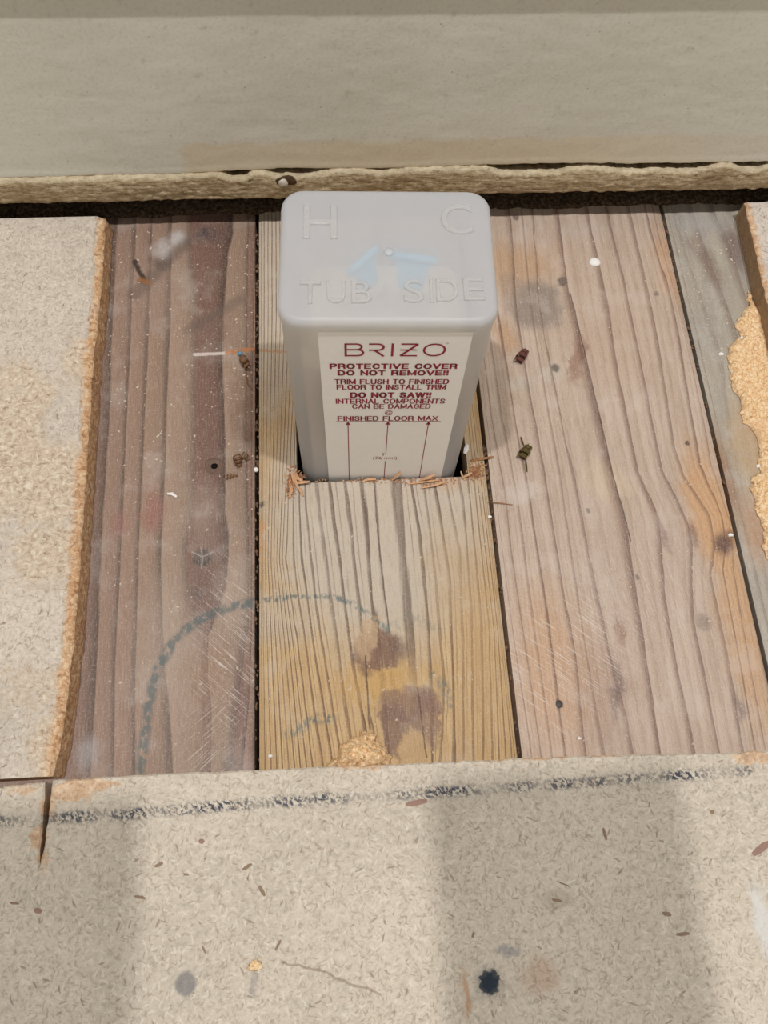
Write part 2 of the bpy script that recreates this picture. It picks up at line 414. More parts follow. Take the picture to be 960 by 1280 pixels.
g = 0.0013                                                     # half a joint
left_lines = [(1, [(146,300),(142.8,371),(138,490),(132,620),(124,756),(116,944)]), (2, [(169,300),(164.7,371),(161.6,459),(156,580),(149,725),(143,850),(142,972)]),
    (3, [(190,290),(186.6,371),(183.4,459),(178,584),(172.5,694),(169.4,819),(168,972)]), (4, [(214,290),(213,334),(210,459),(207,552),(204,640),(200.6,694),(203.8,819),(213,912),(217,972)]),
    (5, [(236,310),(241,343),(245,396),(244,490),(240,640),(230,694),(235,734),(248,772),(257,792),(258,970)]), (6, [(292,290),(285,318),(279,396),(277,459),(282,552),(281,640),(287,680),(282,734),(266,778),(259,793),(260,970)]),
    (7, [(312,290),(310,500),(312,700),(311,787),(298,881),(288,959)]), (8, [(319,290),(318,600),(317,800),(310,900),(304,960)])]
plank_l = build_plank(GAP_L-.14+g, GAP_L-g, M_LEFT, left_lines, -1.2, 9, 1.3)

hx0, hx1 = float(P(371, 590)[0]), float(P(585, 590)[0])
HOLE_Y0, HOLE_Y1 = float(P(480, 598)[1])-.001, 0.296
def hole(x, y): return hx0 < x < hx1 and HOLE_Y0 < y < HOLE_Y1
cl = [(0, [(326, 275), (325, 600), (324, 965)]), (9, [(372,400),(362,600),(357,700),(372,800),(392,960)]), (12, [(380,560),(383,635),(397.5,762),(419,897),(432,960)]), (13, [(394,560),(401,635),(423,799),(437.6,908),(446,960)]),
      (14, [(408,560),(416,616),(434,762),(445,835),(459,905),(468,960)]), (15, [(428,560),(436,616),(450,744),(456,835),(464,901),(474,960)]), (16, [(450,560),(456,616),(466,740),(474,800),(480,850),(488,960)]),
      (17, [(500,560),(505,616),(512,700),(520,800),(523,864),(532,960)]), (18, [(510,560),(518,616),(529,671),(538,799),(543,890),(542,960)]), (19, [(522,560),(532,616),(547,726),(558,853),(552,937),(550,960)]),
      (20, [(538,560),(547,616),(565,726),(568,835),(571,960)]), (21, [(551,560),(561.6,616),(576,689),(581.6,799),(580,960)]), (22, [(570,560),(580,624),(591,762),(594,960)]), (23, [(582,560),(590,640),(604,780),(606,960)]),
      (24, [(590,560),(598,640),(614,790),(618,960)]), (27, [(600,560),(606,600),(628,790),(642,960)])]
hm = .0015
plank_c = build_plank(GAP_L+g, GAP_C-g, M_CENTRE, cl, -1, 29, 5.1, hole, (hx0, hx1), (HOLE_Y0, HOLE_Y1), nx=56)
rl = [(0, [(575,275),(606,560),(613,630),(632,734),(663,927)]), (1.5, [(588,275),(620,520),(640,618),(653.6,734),(680,919)]), (3, [(605,275),(635,471),(663,626),(680,734),(705,927)]), (4, [(640,275),(648,394),(663,487),(684,603),(702,715),(723,830),(731,927)]),
      (5, [(655,275),(664,375),(682,480),(702,600),(717,707),(732.6,811),(754,938)]), (6, [(667,275),(673,375),(690,471),(716,591),(733,676),(748,749),(767,830),(786.5,907),(792,940)]), (7, [(700,275),(713,367),(738,471),(756,548),(767,598),(779,638),(790,700),(806,800),(826,940)]),
      (8, [(740,279),(756,356),(775,471),(799,590),(825,649),(827,680),(831,742),(844,811),(867,927)]), (9, [(763,282),(783,356),(806,471),(829,588),(862,655),(867,680),(867,773),(887,869),(900,935)]), (10, [(794,286),(821,413),(844,560),(856,595),(890,645),(896,680),(890,720),(910,811),(929,927)]),
      (11, [(815,290),(840,367),(856,456),(877,580),(904,645),(908,680),(905,711),(925,820),(943,927)]), (12, [(826,300),(848,380),(868,456),(890,580),(914,650),(916,680),(917.6,711),(937,830),(956,927)]), (13, [(840,340),(876,480),(905,600),(925,690),(950,800),(970,900)])]
plank_r = build_plank(GAP_C+g, GAP_R-g, M_RIGHT, rl, -1, 14.4, 8.7)
gl = [(1, [(838,280),(862,380),(905,560),(940,690)]), (2, [(845,280),(885,395),(905,450),(915,560),(950,690)]), (3, [(868,270),(885,320),(912,390),(930,440),(960,560)]), (4, [(895,270),(908,290),(925,345),(945,400),(975,520)]), (5, [(915,270),(935,340),(970,420)])]
plank_g = build_plank(GAP_R+g, GAP_R+.14-g, M_GREY, gl, 0, 8, 2.2)
build_plank(GAP_L-.28+g, GAP_L-.14-g, M_CENTRE, cl[:3], -1, 29, 3.4, nx=24, ny=120)
build_plank(GAP_R+.14+g, GAP_R+.28-g, M_RIGHT, gl[-1:], -1, 12, 6.4, nx=24, ny=120)
for k_ in range(6):                                            # boards running on under the sheets
    build_plank(GAP_L-.28-.14*(k_+1)+g, GAP_L-.28-.14*k_-g, M_LEFT if k_ % 2 else M_RIGHT, left_lines[:1], 0, 8, 3+k_, nx=8, ny=24)
    build_plank(GAP_R+.28+.14*k_+g, GAP_R+.28+.14*(k_+1)-g, M_LEFT if k_ % 2 else M_GREY, gl[:1], 0, 8, 9+k_, nx=8, ny=24)
M_VOID = plain('crawl_space_earth', (46, 40, 34), .95, .1, .3, 80)
def box_mesh(name, x0, x1, y0, y1, z0, z1):
    v = [(x, y, z) for z in (z0, z1) for y in (y0, y1) for x in (x0, x1)]
    return mesh_of(name, v, [(0,1,3,2),(4,5,7,6),(0,1,5,4),(2,3,7,6),(0,2,6,4),(1,3,7,5)])
link('earth_bed', box_mesh('earth_bed', -1.2, 1.3, Y0-.05, Y1+.05, -.30, -.28), M_VOID, floor)
for yj in (.06, .46): link('joist', box_mesh('joist', -1.2, 1.3, yj-.02, yj+.02, -.28, -PLANK_T-.0002), M_VOID, floor)

# ------------------------------------------------------------------ particle board sheets
BT = 0.016
def mat_particle(name, base=(190, 177, 156), mode='sheet'):
    n = N(name, .8, .2)
    big = n.noise(n.co, 14, 3); fine = n.noise(n.co, 700, 3, .7); mid = n.noise(n.co, 160, 3, .6)
    c = n.mix(n.step(big, .3, .7), lin([v*.965 for v in base]), lin([min(255, v*1.03) for v in base]))
    c = n.mix(n.m('MULTIPLY', n.step(fine, .46, .62), .32), c, lin([v*.80 for v in base]))
    c = n.mix(n.m('MULTIPLY', n.step(mid, .5, .66), .20), c, lin((206, 194, 174)))
    m2_ = n.noise(n.co, 330, 4, .7)
    c = n.mix(n.m('MULTIPLY', n.step(m2_, .48, .36), .45), c, lin([v*.80 for v in base]))
    c = n.mix(n.m('MULTIPLY', n.step(m2_, .54, .66), .35), c, lin([min(255, v*1.12) for v in base]))
    def flecks(rot, sx, sy, thr, prob, colr, amt, off):
        nonlocal c
        v = n.scale(n.warp(.004, 120), (sx, sy, 1), rot, (off, off*.7, 0))
        d = n.step(n.vor(v, 1.0), thr, thr*.55)
        p = n.step(n.m('FRACT', n.m('MULTIPLY', n.vm('LENGTH', n.vor(v, 1.0, 'Color')), 7.3)), prob, prob-.02)
        c = n.mix(n.m('MULTIPLY', n.m('MULTIPLY', d, p), amt), c, lin(colr))
    for i, r in enumerate((0.2, 0.95, 1.7, 2.5)):
        flecks(r, 190, 640, .34, .45, (150, 132, 112), .42, 3+i*5)
        flecks(r+.4, 150, 520, .34, .35, (222, 212, 196), .45, 40+i*3)
        flecks(r+.2, 90, 360, .22, .10, (120, 94, 80), .55, 70+i*4)
    return n, c, fine, mid
def torn_over(n, c, f, deep=None):
    """fresh broken fibre showing where the pressed skin has come off"""
    fib = n.noise(n.scale(n.warp(.010, 150), (300, 380, 330)), 1.0, 5, .75)
    t = n.ramp(fib, [(.34, lin((146, 100, 62))), (.46, lin((198, 150, 104))), (.56, lin((218, 180, 138))), (.68, lin((232, 208, 174)))])
    if deep is not None:
        t2 = n.ramp(fib, [(.34, lin((150, 126, 102))), (.44, lin((196, 174, 148))), (.54, lin((214, 196, 172))), (.66, lin((236, 222, 202)))])
        t = n.mix(deep, t2, t)
    return n.mix(f, c, t), fib

# --- left sheet: its right edge runs along the reddish-brown plank
n, c, fine, mid = mat_particle('particle_board_left', (203, 190, 174))
tm = n.attr('torn'); tm = n.m('ADD', tm, n.m('MULTIPLY', n.m('SUBTRACT', n.noise(n.co, 170, 4, .65), .5), .9))
f = n.step(tm, .30, .70)
c, fib = torn_over(n, c, n.m('MULTIPLY', f, .9), n.step(n.m('ADD', n.attr('strength'), n.m('MULTIPLY', n.m('SUBTRACT', n.noise(n.co, 60, 4), .5), .9)), .45, .95))
n.bump(n.m('ADD', fine, n.m('MULTIPLY', n.m('MULTIPLY', fib, f), 2.5)), .55, .0009)
M_PB_L = n.color(c)
edge_px = [(131,270),(129,300),(127,335),(121,390),(117,430),(112,490),(109,545),(104,620),(99,680),(95,740),(90,800),(84,850),(78,900),(71,938),(64,970)]
E_ = np.array([P(x, y, BT)[:2] for x, y in edge_px]); E_ = E_[np.argsort(E_[:, 1])]
yb0, yb1 = E_[0, 1], E_[-1, 1]
ys = np.linspace(yb0, yb1, 230)
us = np.concatenate([np.linspace(0, .86, 12), np.linspace(.87, .985, 60), np.linspace(.987, 1, 18)])
xl = -1.28
verts = []; torn = []; stren = []
blobs = [(60, 500, .030, .022, 1.0), (15, 560, .030, .05, 1.0), (60, 600, .030, .035, 1.0), (20, 470, .02, .016, .8), (95, 450, .010, .02, .9), (60, 690, .03, .03, .75), (40, 860, .035, .025, .55), (62, 930, .014, .02, .9)]
bw = [(P(a, b, BT), r1, r2, s) for a, b, r1, r2, s in blobs]
isl = P(78, 512, BT)
for y in ys:
    xe = np.interp(y, E_[:, 1], E_[:, 0])+.0006*fnoise(y*400, 1.0)+.0008*fnoise(y*110, 5)
    for u in us:
        # finer columns near the edge
        x = xl+(xe-xl)*(u if u < .5 else .5+.5*(1-(1-(u-.5)*2)**1.0))
        d = xe-x
        t = np.exp(-(d/(.006+.004*fnoise(y*60, 3)))**2)*1.05
        for (cc, r1, r2, s) in bw: t = max(t, s*np.exp(-(((x-cc[0])/r1)**2+((y-cc[1])/r2)**2)))
        t -= .9*np.exp(-(((x-isl[0])/.010)**2+((y-isl[1])/.016)**2))*(d > .006)
        t = min(max(t, 0), 1)
        z = BT-.0011*(t > .42)*min(1, (t-.42)*6+.2) if t > .42 else BT
        if t > .42: z += .0005*fnoise(x*420, y*420)
        z -= .0022*np.exp(-(d/.0016))
        verts.append((x, y, z)); torn.append(t); stren.append(max(.95*math.exp(-(d/.010)**2), .35*math.exp(-((y-P(50, 480, BT)[1])/.03)**2)))
nu, nyy = len(us), len(ys); faces = []
for j in range(nyy-1):
    for i in range(nu-1): faces.append((j*nu+i, j*nu+i+1, (j+1)*nu+i+1, (j+1)*nu+i))
# side wall at the broken edge, crumbly, and the rest of the outline
levels = 6; base = len(verts); wall_i = []
for j, y in enumerate(ys):
    col_i = [j*nu+nu-1]
    xe, _, ze = verts[j*nu+nu-1]
    for k in range(1, levels+1):
        q = k/levels
        verts.append((xe+.0012*q+.0009*fnoise(y*300, k*1.7)*(k < levels), y, ze*(1-q)+.0002)); torn.append(1); stren.append(.95); col_i.append(len(verts)-1)
    wall_i.append(col_i)
for j in range(nyy-1):
    for k in range(levels): faces.append((wall_i[j][k], wall_i[j+1][k], wall_i[j+1][k+1], wall_i[j][k+1]))
for j in (0, nyy-1):                                           # ends
    top = [j*nu+i for i in range(nu)]+wall_i[j][1:]
    a = len(verts); verts.append((xl, ys[j], .0002)); torn.append(0); stren.append(.7)
    faces.append(tuple(top+[a]))
m = mesh_of('particle_board', verts, faces); vattr(m, 'torn', torn); vattr(m, 'strength', stren)
pb = link('particle_board', m, M_PB_L); tag(pb, 'beige particle board sheet with crumbling orange edge, left of the reddish-brown plank', 'particle board', 'particle board sheets')

# --- generic sheet from an outline with a rough edge
def outline_sheet(name, pts, z0, z1, mat, rough=.0006, step=.0025, chamfer=.0008, parent=None):
    poly = []
    for (a, b) in zip(pts, pts[1:]+pts[:1]):
        a = np.array(a[:2]); b = np.array(b[:2]); L = np.linalg.norm(b-a); k = max(1, int(L/step))
        far = max(abs(a[0]), abs(b[0])) > .34 or min(a[1], b[1]) < -.2
        if far: k = 1
        for i in range(k):
            p = a+(b-a)*i/k; nrm = np.array([-(b-a)[1], (b-a)[0]])/max(L, 1e-9)
            if not far: p = p+nrm*rough*2*fnoise(p[0]*310+z1*99, p[1]*310)
            poly.append(p)
    poly = np.array(poly); nn = len(poly)
    area = sum(poly[i, 0]*poly[(i+1) % nn, 1]-poly[(i+1) % nn, 0]*poly[i, 1] for i in range(nn))
    if area < 0: poly = poly[::-1]
    tn = np.roll(poly, -1, 0)-np.roll(poly, 1, 0); tn /= np.linalg.norm(tn, axis=1)[:, None]+1e-9
    inn = np.stack([-tn[:, 1], tn[:, 0]], -1)
    bm = bmesh.new()
    rings = []
    for off, z in ((chamfer, z1), (0, z1-chamfer), (0, z0)):
        rings.append([bm.verts.new((*(p+q*off), z)) for p, q in zip(poly, inn)])
    for r0, r1 in zip(rings[:-1], rings[1:]):
        for i in range(nn): bm.faces.new((r0[i], r1[i], r1[(i+1) % nn], r0[(i+1) % nn]))
    es = [bm.edges.get((rings[0][i], rings[0][(i+1) % nn])) for i in range(nn)]
    bmesh.ops.triangle_fill(bm, edges=es, use_beauty=True)
    bmesh.ops.recalc_face_normals(bm, faces=bm.faces)
    m = bpy.data.meshes.new(name); bm.to_mesh(m); bm.free()
    return link(name, m, mat, parent)

# --- front sheet with the saw kerf, chalk line and spots
n, c, fine, mid = mat_particle('particle_board_front', (202, 190, 172))
w = n.warp(.010, 120)
def FB(px, py, rx, ry, colr, amt, soft=.7, rot=0, wv=None):
    global c
    c = n.mix(n.m('MULTIPLY', n.blob(wv or w, P(px, py, BT), (rx, ry), rot, soft), amt), c, lin(colr))
f = None
for x, y, r1, r2, a in ((88, 990, .020, .009, 1), (48, 1050, .008, .010, .9), (60, 1010, .008, .016, .7), (940, 948, .018, .006, 1), (30, 985, .03, .006, .5), (55, 1075, .006, .012, .6), (450, 960, .03, .003, .7), (700, 945, .08, .0025, .8), (110, 980, .03, .004, .9)):
    b = n.m('MULTIPLY', n.blob(w, P(x, y, BT), (r1, r2), 0, .9), a); f = b if f is None else n.m('MAXIMUM', f, b)
f = n.m('MULTIPLY', n.step(n.m('ADD', f, n.m('MULTIPLY', n.m('SUBTRACT', n.noise(n.co, 260, 4), .5), .8)), .32, .62), .62)
c, fib = torn_over(n, c, f)
d = n.segs(n.warp(.0022, 140), [P(x, y, BT) for x, y in ((-40, 1031), (0, 1027), (165, 1017), (350, 1002), (480, 995), (630, 985), (755, 976), (935, 964))])
streak = n.step(n.noise(n.scale(n.warp(.003, 300), (420, 620, 1), .9), 1.0, 3, .6), .44, .56)
dash = n.step(n.noise(n.scale(n.co, (34, 3, 1)), 1.0, 2), .36, .58)
k_ = n.m('MULTIPLY', n.m('MULTIPLY', n.step(d, .0040, .0012), streak), n.m('ADD', n.m('MULTIPLY', dash, .75), .22))
c = n.mix(n.m('MULTIPLY', k_, .95), c, lin((44, 54, 72)))
[FB(612+a_, 1228+b_, .0038, .0042, (30, 38, 48), .92, .3, 0, n.warp(.0040, 420)) for a_ in (-3.5, 3.5) for b_ in (-4, 4)]; FB(612, 1228, .009, .010, (60, 70, 80), .35)
FB(635, 1190, .009, .0028, (120, 122, 128), .55); FB(232, 1230, .0058, .0062, (118, 116, 116), .75, .35, 0, n.warp(.002, 300)); FB(317, 1234, .003, .007, (140, 134, 132), .5)
FB(952, 1150, .006, .022, (214, 212, 208), .7); FB(675, 1220, .012, .012, (172, 132, 104), .4); FB(582, 1245, .0025, .014, (176, 128, 84), .6); FB(695, 1125, .012, .006, (150, 138, 122), .4)
d = n.segs(n.warp(.003, 140), [P(352, 1203, BT), P(400, 1212, BT), P(440, 1230, BT), P(475, 1243, BT)])
c = n.mix(n.m('MULTIPLY', n.step(d, .0008, .0002), .5), c, lin((120, 92, 74)))
n.bump(n.m('ADD', fine, n.m('MULTIPLY', n.m('MULTIPLY', fib, f), 2.0)), .45, .0007)
M_PB_F = n.color(c)
fpx = [(-400, 1006), (-120, 990), (0, 983), (55, 977.5), (55.5, 992), (53, 1022), (49.5, 1062), (48.5, 1088), (55, 1058), (60.5, 1020), (64, 985), (65.5, 976), (120, 971.5), (200, 967.5), (320, 962.5), (410, 958), (480, 956), (560, 952), (650, 947.5), (760, 944), (860, 942), (960, 938), (1100, 931), (1300, 922)]
fo = [P(x, y, BT) for x, y in fpx]+[np.array([1.28, -.03, 0]), np.array([1.28, -1.08, 0]), np.array([-1.28, -1.08, 0]), np.array([-1.28, float(P(0, 983, BT)[1])-.012, 0])]
pf = outline_sheet('particle_board', fo, .0002, BT, M_PB_F, rough=.0004)
tag(pf, 'wide beige particle board sheet in the foreground with a dark blue chalk line', 'particle board', 'particle board sheets')

# --- right sheet (corner near the baseboard) and the broken lower layer left on the grey plank
n, c, fine, mid = mat_particle('particle_board_right', (206, 194, 180))
sep = n.t.nodes.new('ShaderNodeSeparateXYZ'); n.t.links.new(n.co, sep.inputs[0])
ea, eb = P(931, 253, BT), P(958, 371, BT)
d = n.segs(n.warp(.004, 200), [ea-(eb-ea)*.1, eb+(eb-ea)*3])
f = n.m('MULTIPLY', n.step(n.m('ADD', d, n.m('MULTIPLY', n.m('SUBTRACT', n.noise(n.co, 200, 3), .5), .006)), .0045, .001), .8)
c, fib = torn_over(n, c, f)
zl = n.step(sep.outputs['Z'], .0155, .014)
c = n.mix(n.m('MULTIPLY', zl, .75), c, n.mix(n.noise(n.co, 300, 3), lin((120, 96, 70)), lin((166, 140, 108))))  # side face browner, with its shade put into the colour
n.bump(n.m('ADD', fine, n.m('MULTIPLY', fib, 1.0)), .5, .0008)
M_PB_R = n.color(c)
dirv = (eb-ea)/np.linalg.norm(eb-ea)
ro = [ea, P(960, 250.5, BT), P(1100, 240, BT), np.array([1.28, P(1100, 240, BT)[1]-.02, 0]), np.array([1.28, .06, 0]), ea+dirv*.34]
pr = outline_sheet('particle_board', [ro[0], ro[5], ro[4], ro[3], ro[2], ro[1]], .0002, BT, M_PB_R, rough=.0005)
tag(pr, 'pale particle board corner below the baseboard at the right edge of the picture', 'particle board', 'particle board sheets')

n = N('broken_fibre', .85, .15)
fibv = n.scale(n.warp(.010, 120), (380, 900, 500)); fib = n.noise(fibv, 1.0, 4, .7)
fib2 = n.noise(n.scale(n.warp(.008, 150), (950, 360, 500)), 1.0, 3, .6)
c = n.ramp(n.m('MULTIPLY', n.m('ADD', fib, fib2), .5), [(.36, lin((180, 134, 88))), (.45, lin((220, 178, 128))), (.53, lin((238, 206, 162))), (.64, lin((250, 232, 200)))])
c = n.mix(n.m('MULTIPLY', n.step(n.noise(n.co, 45, 2), .5, .65), .35), c, lin((224, 180, 142)))
n.bump(n.m('ADD', fib, fib2), .5, .0010)
M_FIBRE = n.color(c)
def lumpy(name, outline, height, mat, res=.0016, amp=.0012, edge=.004, z0=.0004, parent=None, seed=0.0):
    """rough slab of broken fibre over an outline: top grid clipped to the outline, rounded to its edge"""
    bm = bmesh.new()
    O = np.array([o[:2] for o in outline])
    # densify
    D = []
    for a, b in zip(O, np.roll(O, -1, 0)):
        k = max(1, int(np.linalg.norm(b-a)/res))
        for i in range(k): D.append(a+(b-a)*i/k)
    D = np.array(D)
    tn = np.roll(D, -1, 0)-np.roll(D, 1, 0); tn /= np.linalg.norm(tn, axis=1)[:, None]+1e-9
    D = D+np.stack([-tn[:, 1], tn[:, 0]], -1)*(amp*1.5*fnoise(D[:, 0]*430+seed, D[:, 1]*430))[:, None]
    lo, hi = D.min(0), D.max(0)
    def inside(p):
        x, y = p; a = D; b = np.roll(D, -1, 0)
        c = ((a[:, 1] > y) != (b[:, 1] > y)) & (x < (b[:, 0]-a[:, 0])*(y-a[:, 1])/(b[:, 1]-a[:, 1]+1e-12)+a[:, 0])
        return c.sum() % 2 == 1
    pts = [tuple(p) for p in D]; nb = len(pts)
    for x in np.arange(lo[0], hi[0], res):
        for y in np.arange(lo[1], hi[1], res):
            p = np.array([x, y])+RNG.uniform(-.3, .3, 2)*res
            if inside(p) and np.min(((D-p)**2).sum(1)) > (res*.6)**2: pts.append(tuple(p))
    from mathutils.geometry import delaunay_2d_cdt
    vs, es, fs, *_ = delaunay_2d_cdt([Vector(p) for p in pts], [], [list(range(nb))], 1, 1e-7)
    V = np.array([tuple(v) for v in vs])
    dist = np.sqrt(np.min(((V[:, None, :]-D[None])**2).sum(2), 1))
    hh = height if not callable(height) else height(V[:, 0], V[:, 1])
    Z = z0+.0006+hh*np.clip(dist/edge, 0, 1)**.6+amp*fnoise(V[:, 0]*480+seed, V[:, 1]*480)*np.clip(dist/.002, 0, 1)
    Z = np.maximum(Z, z0+.0003)
    top = [(x, y, z) for (x, y), z in zip(V, Z)]
    edges = {}
    for f_ in fs:
        for a, b in zip(f_, f_[1:]+f_[:1]): edges[(a, b)] = 1
    n0 = len(top); verts = top+[(x, y, z0) for (x, y) in V]
    faces = [tuple(f_) for f_ in fs]+[(b, a, a+n0, b+n0) for (a, b) in edges if (b, a) not in edges]+[tuple(i+n0 for i in reversed(f_)) for f_ in fs]
    return link(name, mesh_of(name, verts, faces), mat, parent)
scrap_px = [(937,361),(936,372),(940,375),(934,385),(924,396),(920,403),(923,410),(929,419),(924,423),(915,428),(911,440),(913,452),(914,466),(918,484),(926,494),(929,504),(927,514),(931,526),(940,531),(945,538),(950,546),(952,556),(950,572),(952,590),(945,593),(939,596),(943,603),(938,611),(945,622),(948,640),(954,652),(957,668),(953,681),(960,690),(985,740),(1010,720),(1012,640),(1000,520),(985,460),(962,410),(950,385)]
sc = lumpy('particle_board_scrap', [P(x, y, .003) for x, y in scrap_px], .0028, M_FIBRE, .0015, .0016, .003, seed=2)
tag(sc, 'ragged orange layer of torn particle board left on the grey plank', 'scrap')
ch_px = [(405,960),(412,950),(421,943),(426,933),(436,925),(448,917),(457,911),(465,915),(471,923),(476,932),(484,939),(490,948),(495,958),(450,966)]
c0 = P(455, 955)
ck = lumpy('particle_board_chunk', [P(x, y, .004) for x, y in ch_px], lambda x, y: np.clip(.012-.30*(y-c0[1]), .003, .013), M_FIBRE, .0009, .0024, .006, seed=7)
tag(ck, 'crumbly orange chunk of particle board on the middle plank by the foreground sheet', 'chunk')

# ------------------------------------------------------------------ baseboard, wall, residue strip
WZ = 0.026                                                     # height of the raw bottom edge above the planks
wa, wb = P(0, 251, WZ), P(960, 232, WZ)
wdir = (wb-wa)/np.linalg.norm(wb-wa); W_ANG = math.atan2(wdir[1], wdir[0])
W_O = wa+wdir*(-wa[0]/wdir[0])                                 # wall origin at x = 0
def wall_frame(o): o.location = (float(W_O[0]), float(W_O[1]), 0); o.rotation_euler.z = W_ANG; return o
wn = np.array([-wdir[1], wdir[0], 0])
def PW(px, py):
    d = ROT @ np.array([px-480.0, 640.0-py, -FPX]); o = np.array([0, 0, CAM_H]); t = ((W_O-o)@wn)/(d@wn); w_ = o+t*d
    return float((w_-W_O)@wdir), float(w_[2])
n = N('baseboard_paint', .55, .35)
big = n.noise(n.scale(n.co, (9, 1, 14)), 1.0, 3)
c = n.mix(n.step(big, .35, .65), lin((212, 209, 194)), lin((220, 217, 203)))
wv = n.warp(.0, 1); 
cc_ = n.noise(n.co, 60, 3, color=True); cc_ = n.vm('MULTIPLY', n.vm('SUBTRACT', cc_, (.5, .5, .5)), (.02, 0, .010)); wv = n.vm('ADD', n.co, cc_)
sepx = n.t.nodes.new('ShaderNodeSeparateXYZ'); n.t.links.new(wv, sepx.inputs[0])
tan = n.m('MULTIPLY', n.step(sepx.outputs['Z'], PW(600, 170)[1], PW(600, 178)[1]), n.m('MULTIPLY', n.step(sepx.outputs['X'], PW(218, 190)[0], PW(236, 190)[0]), n.step(sepx.outputs['X'], .34, .15)))
c = n.mix(n.m('MULTIPLY', tan, .62), c, lin((214, 197, 164)))
blot = n.step(n.noise(n.co, 120, 5, .7), .56, .72)
c = n.mix(n.m('MULTIPLY', blot, .45), c, lin((172, 168, 154)))
pit = n.step(n.vor(n.co, 170), .11, .04)
c = n.mix(n.m('MULTIPLY', n.m('MULTIPLY', pit, n.step(n.noise(n.co, 35, 2), .5, .56)), .55), c, lin((140, 132, 118)))
fine = n.noise(n.co, 420, 3, .6)
c = n.mix(n.m('MULTIPLY', n.step(fine, .50, .36), .25), c, lin((190, 185, 170)))
c = n.mix(n.m('MULTIPLY', n.step(fine, .52, .68), .20), c, lin((228, 222, 206)))
n.bump(n.m('ADD', n.m('MULTIPLY', fine, .5), n.m('ADD', n.m('MULTIPLY', n.noise(n.co, 110, 5, .6), .8), n.m('MULTIPLY', pit, -1.2))), .22, .0010)
M_PAINT = n.color(c)
# baseboard: profile swept along the wall; the lower edge of the paint is broken
S = np.concatenate([np.arange(-1.27, -.42, .05), np.arange(-.42, .52, .003), np.arange(.52, 1.27, .05)])
zp = np.interp(S, *zip(*sorted(PW(x, y) for x, y in ((-200,224),(0,222),(120,219),(240,216),(345,210),(480,210),(620,205),(720,203),(790,204),(860,203),(960,201),(1100,198)))))
ZT = PW(480, 14)[1]+.016
prof_top = [(y, z+ZT) for y, z in ((.0, .0), (-.0010, .0008), (-.0040, .0016), (-.0044, .005), (-.0040, .012), (-.0025, .018), (.0, .022), (.006, .024), (.013, .024))]
verts = []; faces = []
rows = None
nz = 46
for s_ in S:
    i = len(verts); k0 = np.interp(s_, S, zp)+.0007*fnoise(s_*160, 2)+.0004*fnoise(s_*520, 8)
    r = [(.0009, k0-.0004), (-.0002, k0), (-.0004, k0+.0008)]
    for q in range(1, nz): r.append((.00025*fnoise(s_*70, q*.7), k0+.0008+(ZT-k0-.0008)*q/nz))
    r += prof_top+[(.013, k0-.0004)]
    verts += [(s_, y, z) for y, z in r]; L = len(r)
for a in range(len(S)-1):
    for b in range(L): faces.append((a*L+b, a*L+(b+1) % L, (a+1)*L+(b+1) % L, (a+1)*L+b))
faces += [tuple(range(L)), tuple(range((len(S)-1)*L, len(S)*L))]
bb = wall_frame(link('baseboard_back', mesh_of('baseboard_back', verts, faces), M_PAINT, smooth=True)); tag(bb, kind='structure')
M_WALL = plain('wall_paint', (140, 139, 138), .7, .2, .05, 120)
wl = wall_frame(link('wall_back', box_mesh('wall_back', -1.28, 1.28, .0132, .030, .046, 2.4), plain('wall_paint_cream', (166, 164, 156), .7, .2, .04, 120))); tag(wl, kind='structure')
M_PLATE = plain('sole_plate_wood', (84, 66, 50), .9, .1, .35, 120)
pl = wall_frame(link('trim_1', box_mesh('trim_1', -1.28, 1.28, .0335, .075, .0006, .044), M_PLATE)); tag(pl, kind='structure')

def room_wall(name, *b):
    tag(link(name, box_mesh(name, *b), M_TILE if name == 'wall_front' else M_WALL), kind='structure')
M_TILE = plain('white_wall_front', (214, 214, 214), .5, .4, .02, 60)
room_wall('wall_left', -1.32, -1.285, -1.12, .50, -.02, 2.4); room_wall('wall_right', 1.285, 1.32, -1.12, .50, -.02, 2.4); room_wall('wall_front', -1.285, 1.285, -1.12, -1.085, -.02, 2.4)
tag(link('shadow_rail', box_mesh('shadow_rail', -.0676, .0224, -1.084, .012, .55, .588), M_PLATE), kind='structure')   # added timber rail out of view, shaped to cast the two foreground shadows

# raw strip below the paint: rough plaster with a broken top lip standing off the paint here and there
n = N('raw_plaster_edge', .9, .15)
v = n.scale(n.co, (70, 1, 520)); a_ = n.noise(v, 1.0, 4, .7); b_ = n.noise(n.co, 300, 4, .7); g_ = n.noise(n.scale(n.co, (14, 1, 30)), 1.0, 3)
c = n.ramp(n.m('ADD', n.m('MULTIPLY', a_, .55), n.m('MULTIPLY', b_, .45)), [(.34, lin((112, 92, 66))), (.44, lin((160, 139, 106))), (.54, lin((190, 171, 138))), (.66, lin((218, 203, 174)))])
c = n.mix(n.m('MULTIPLY', n.step(g_, .46, .64), .55), c, lin((138, 114, 82)))
sx = n.t.nodes.new('ShaderNodeSeparateXYZ'); n.t.links.new(n.co, sx.inputs[0])
lip = n.attr('lip'); c = n.mix(n.m('MULTIPLY', n.step(n.m('ADD', lip, n.m('MULTIPLY', n.m('SUBTRACT', b_, .5), .8)), .5, .9), .4), c, lin((208, 196, 170)))
n.bump(n.m('ADD', a_, b_), .6, .0018)
M_RAW = n.color(c)
verts = []; faces = []; lips = []
gapf = lambda s_: max(0, min(1.3, sum(h*math.exp(-((s_-c_)/w_)**4) for c_, w_, h in GAPS)))
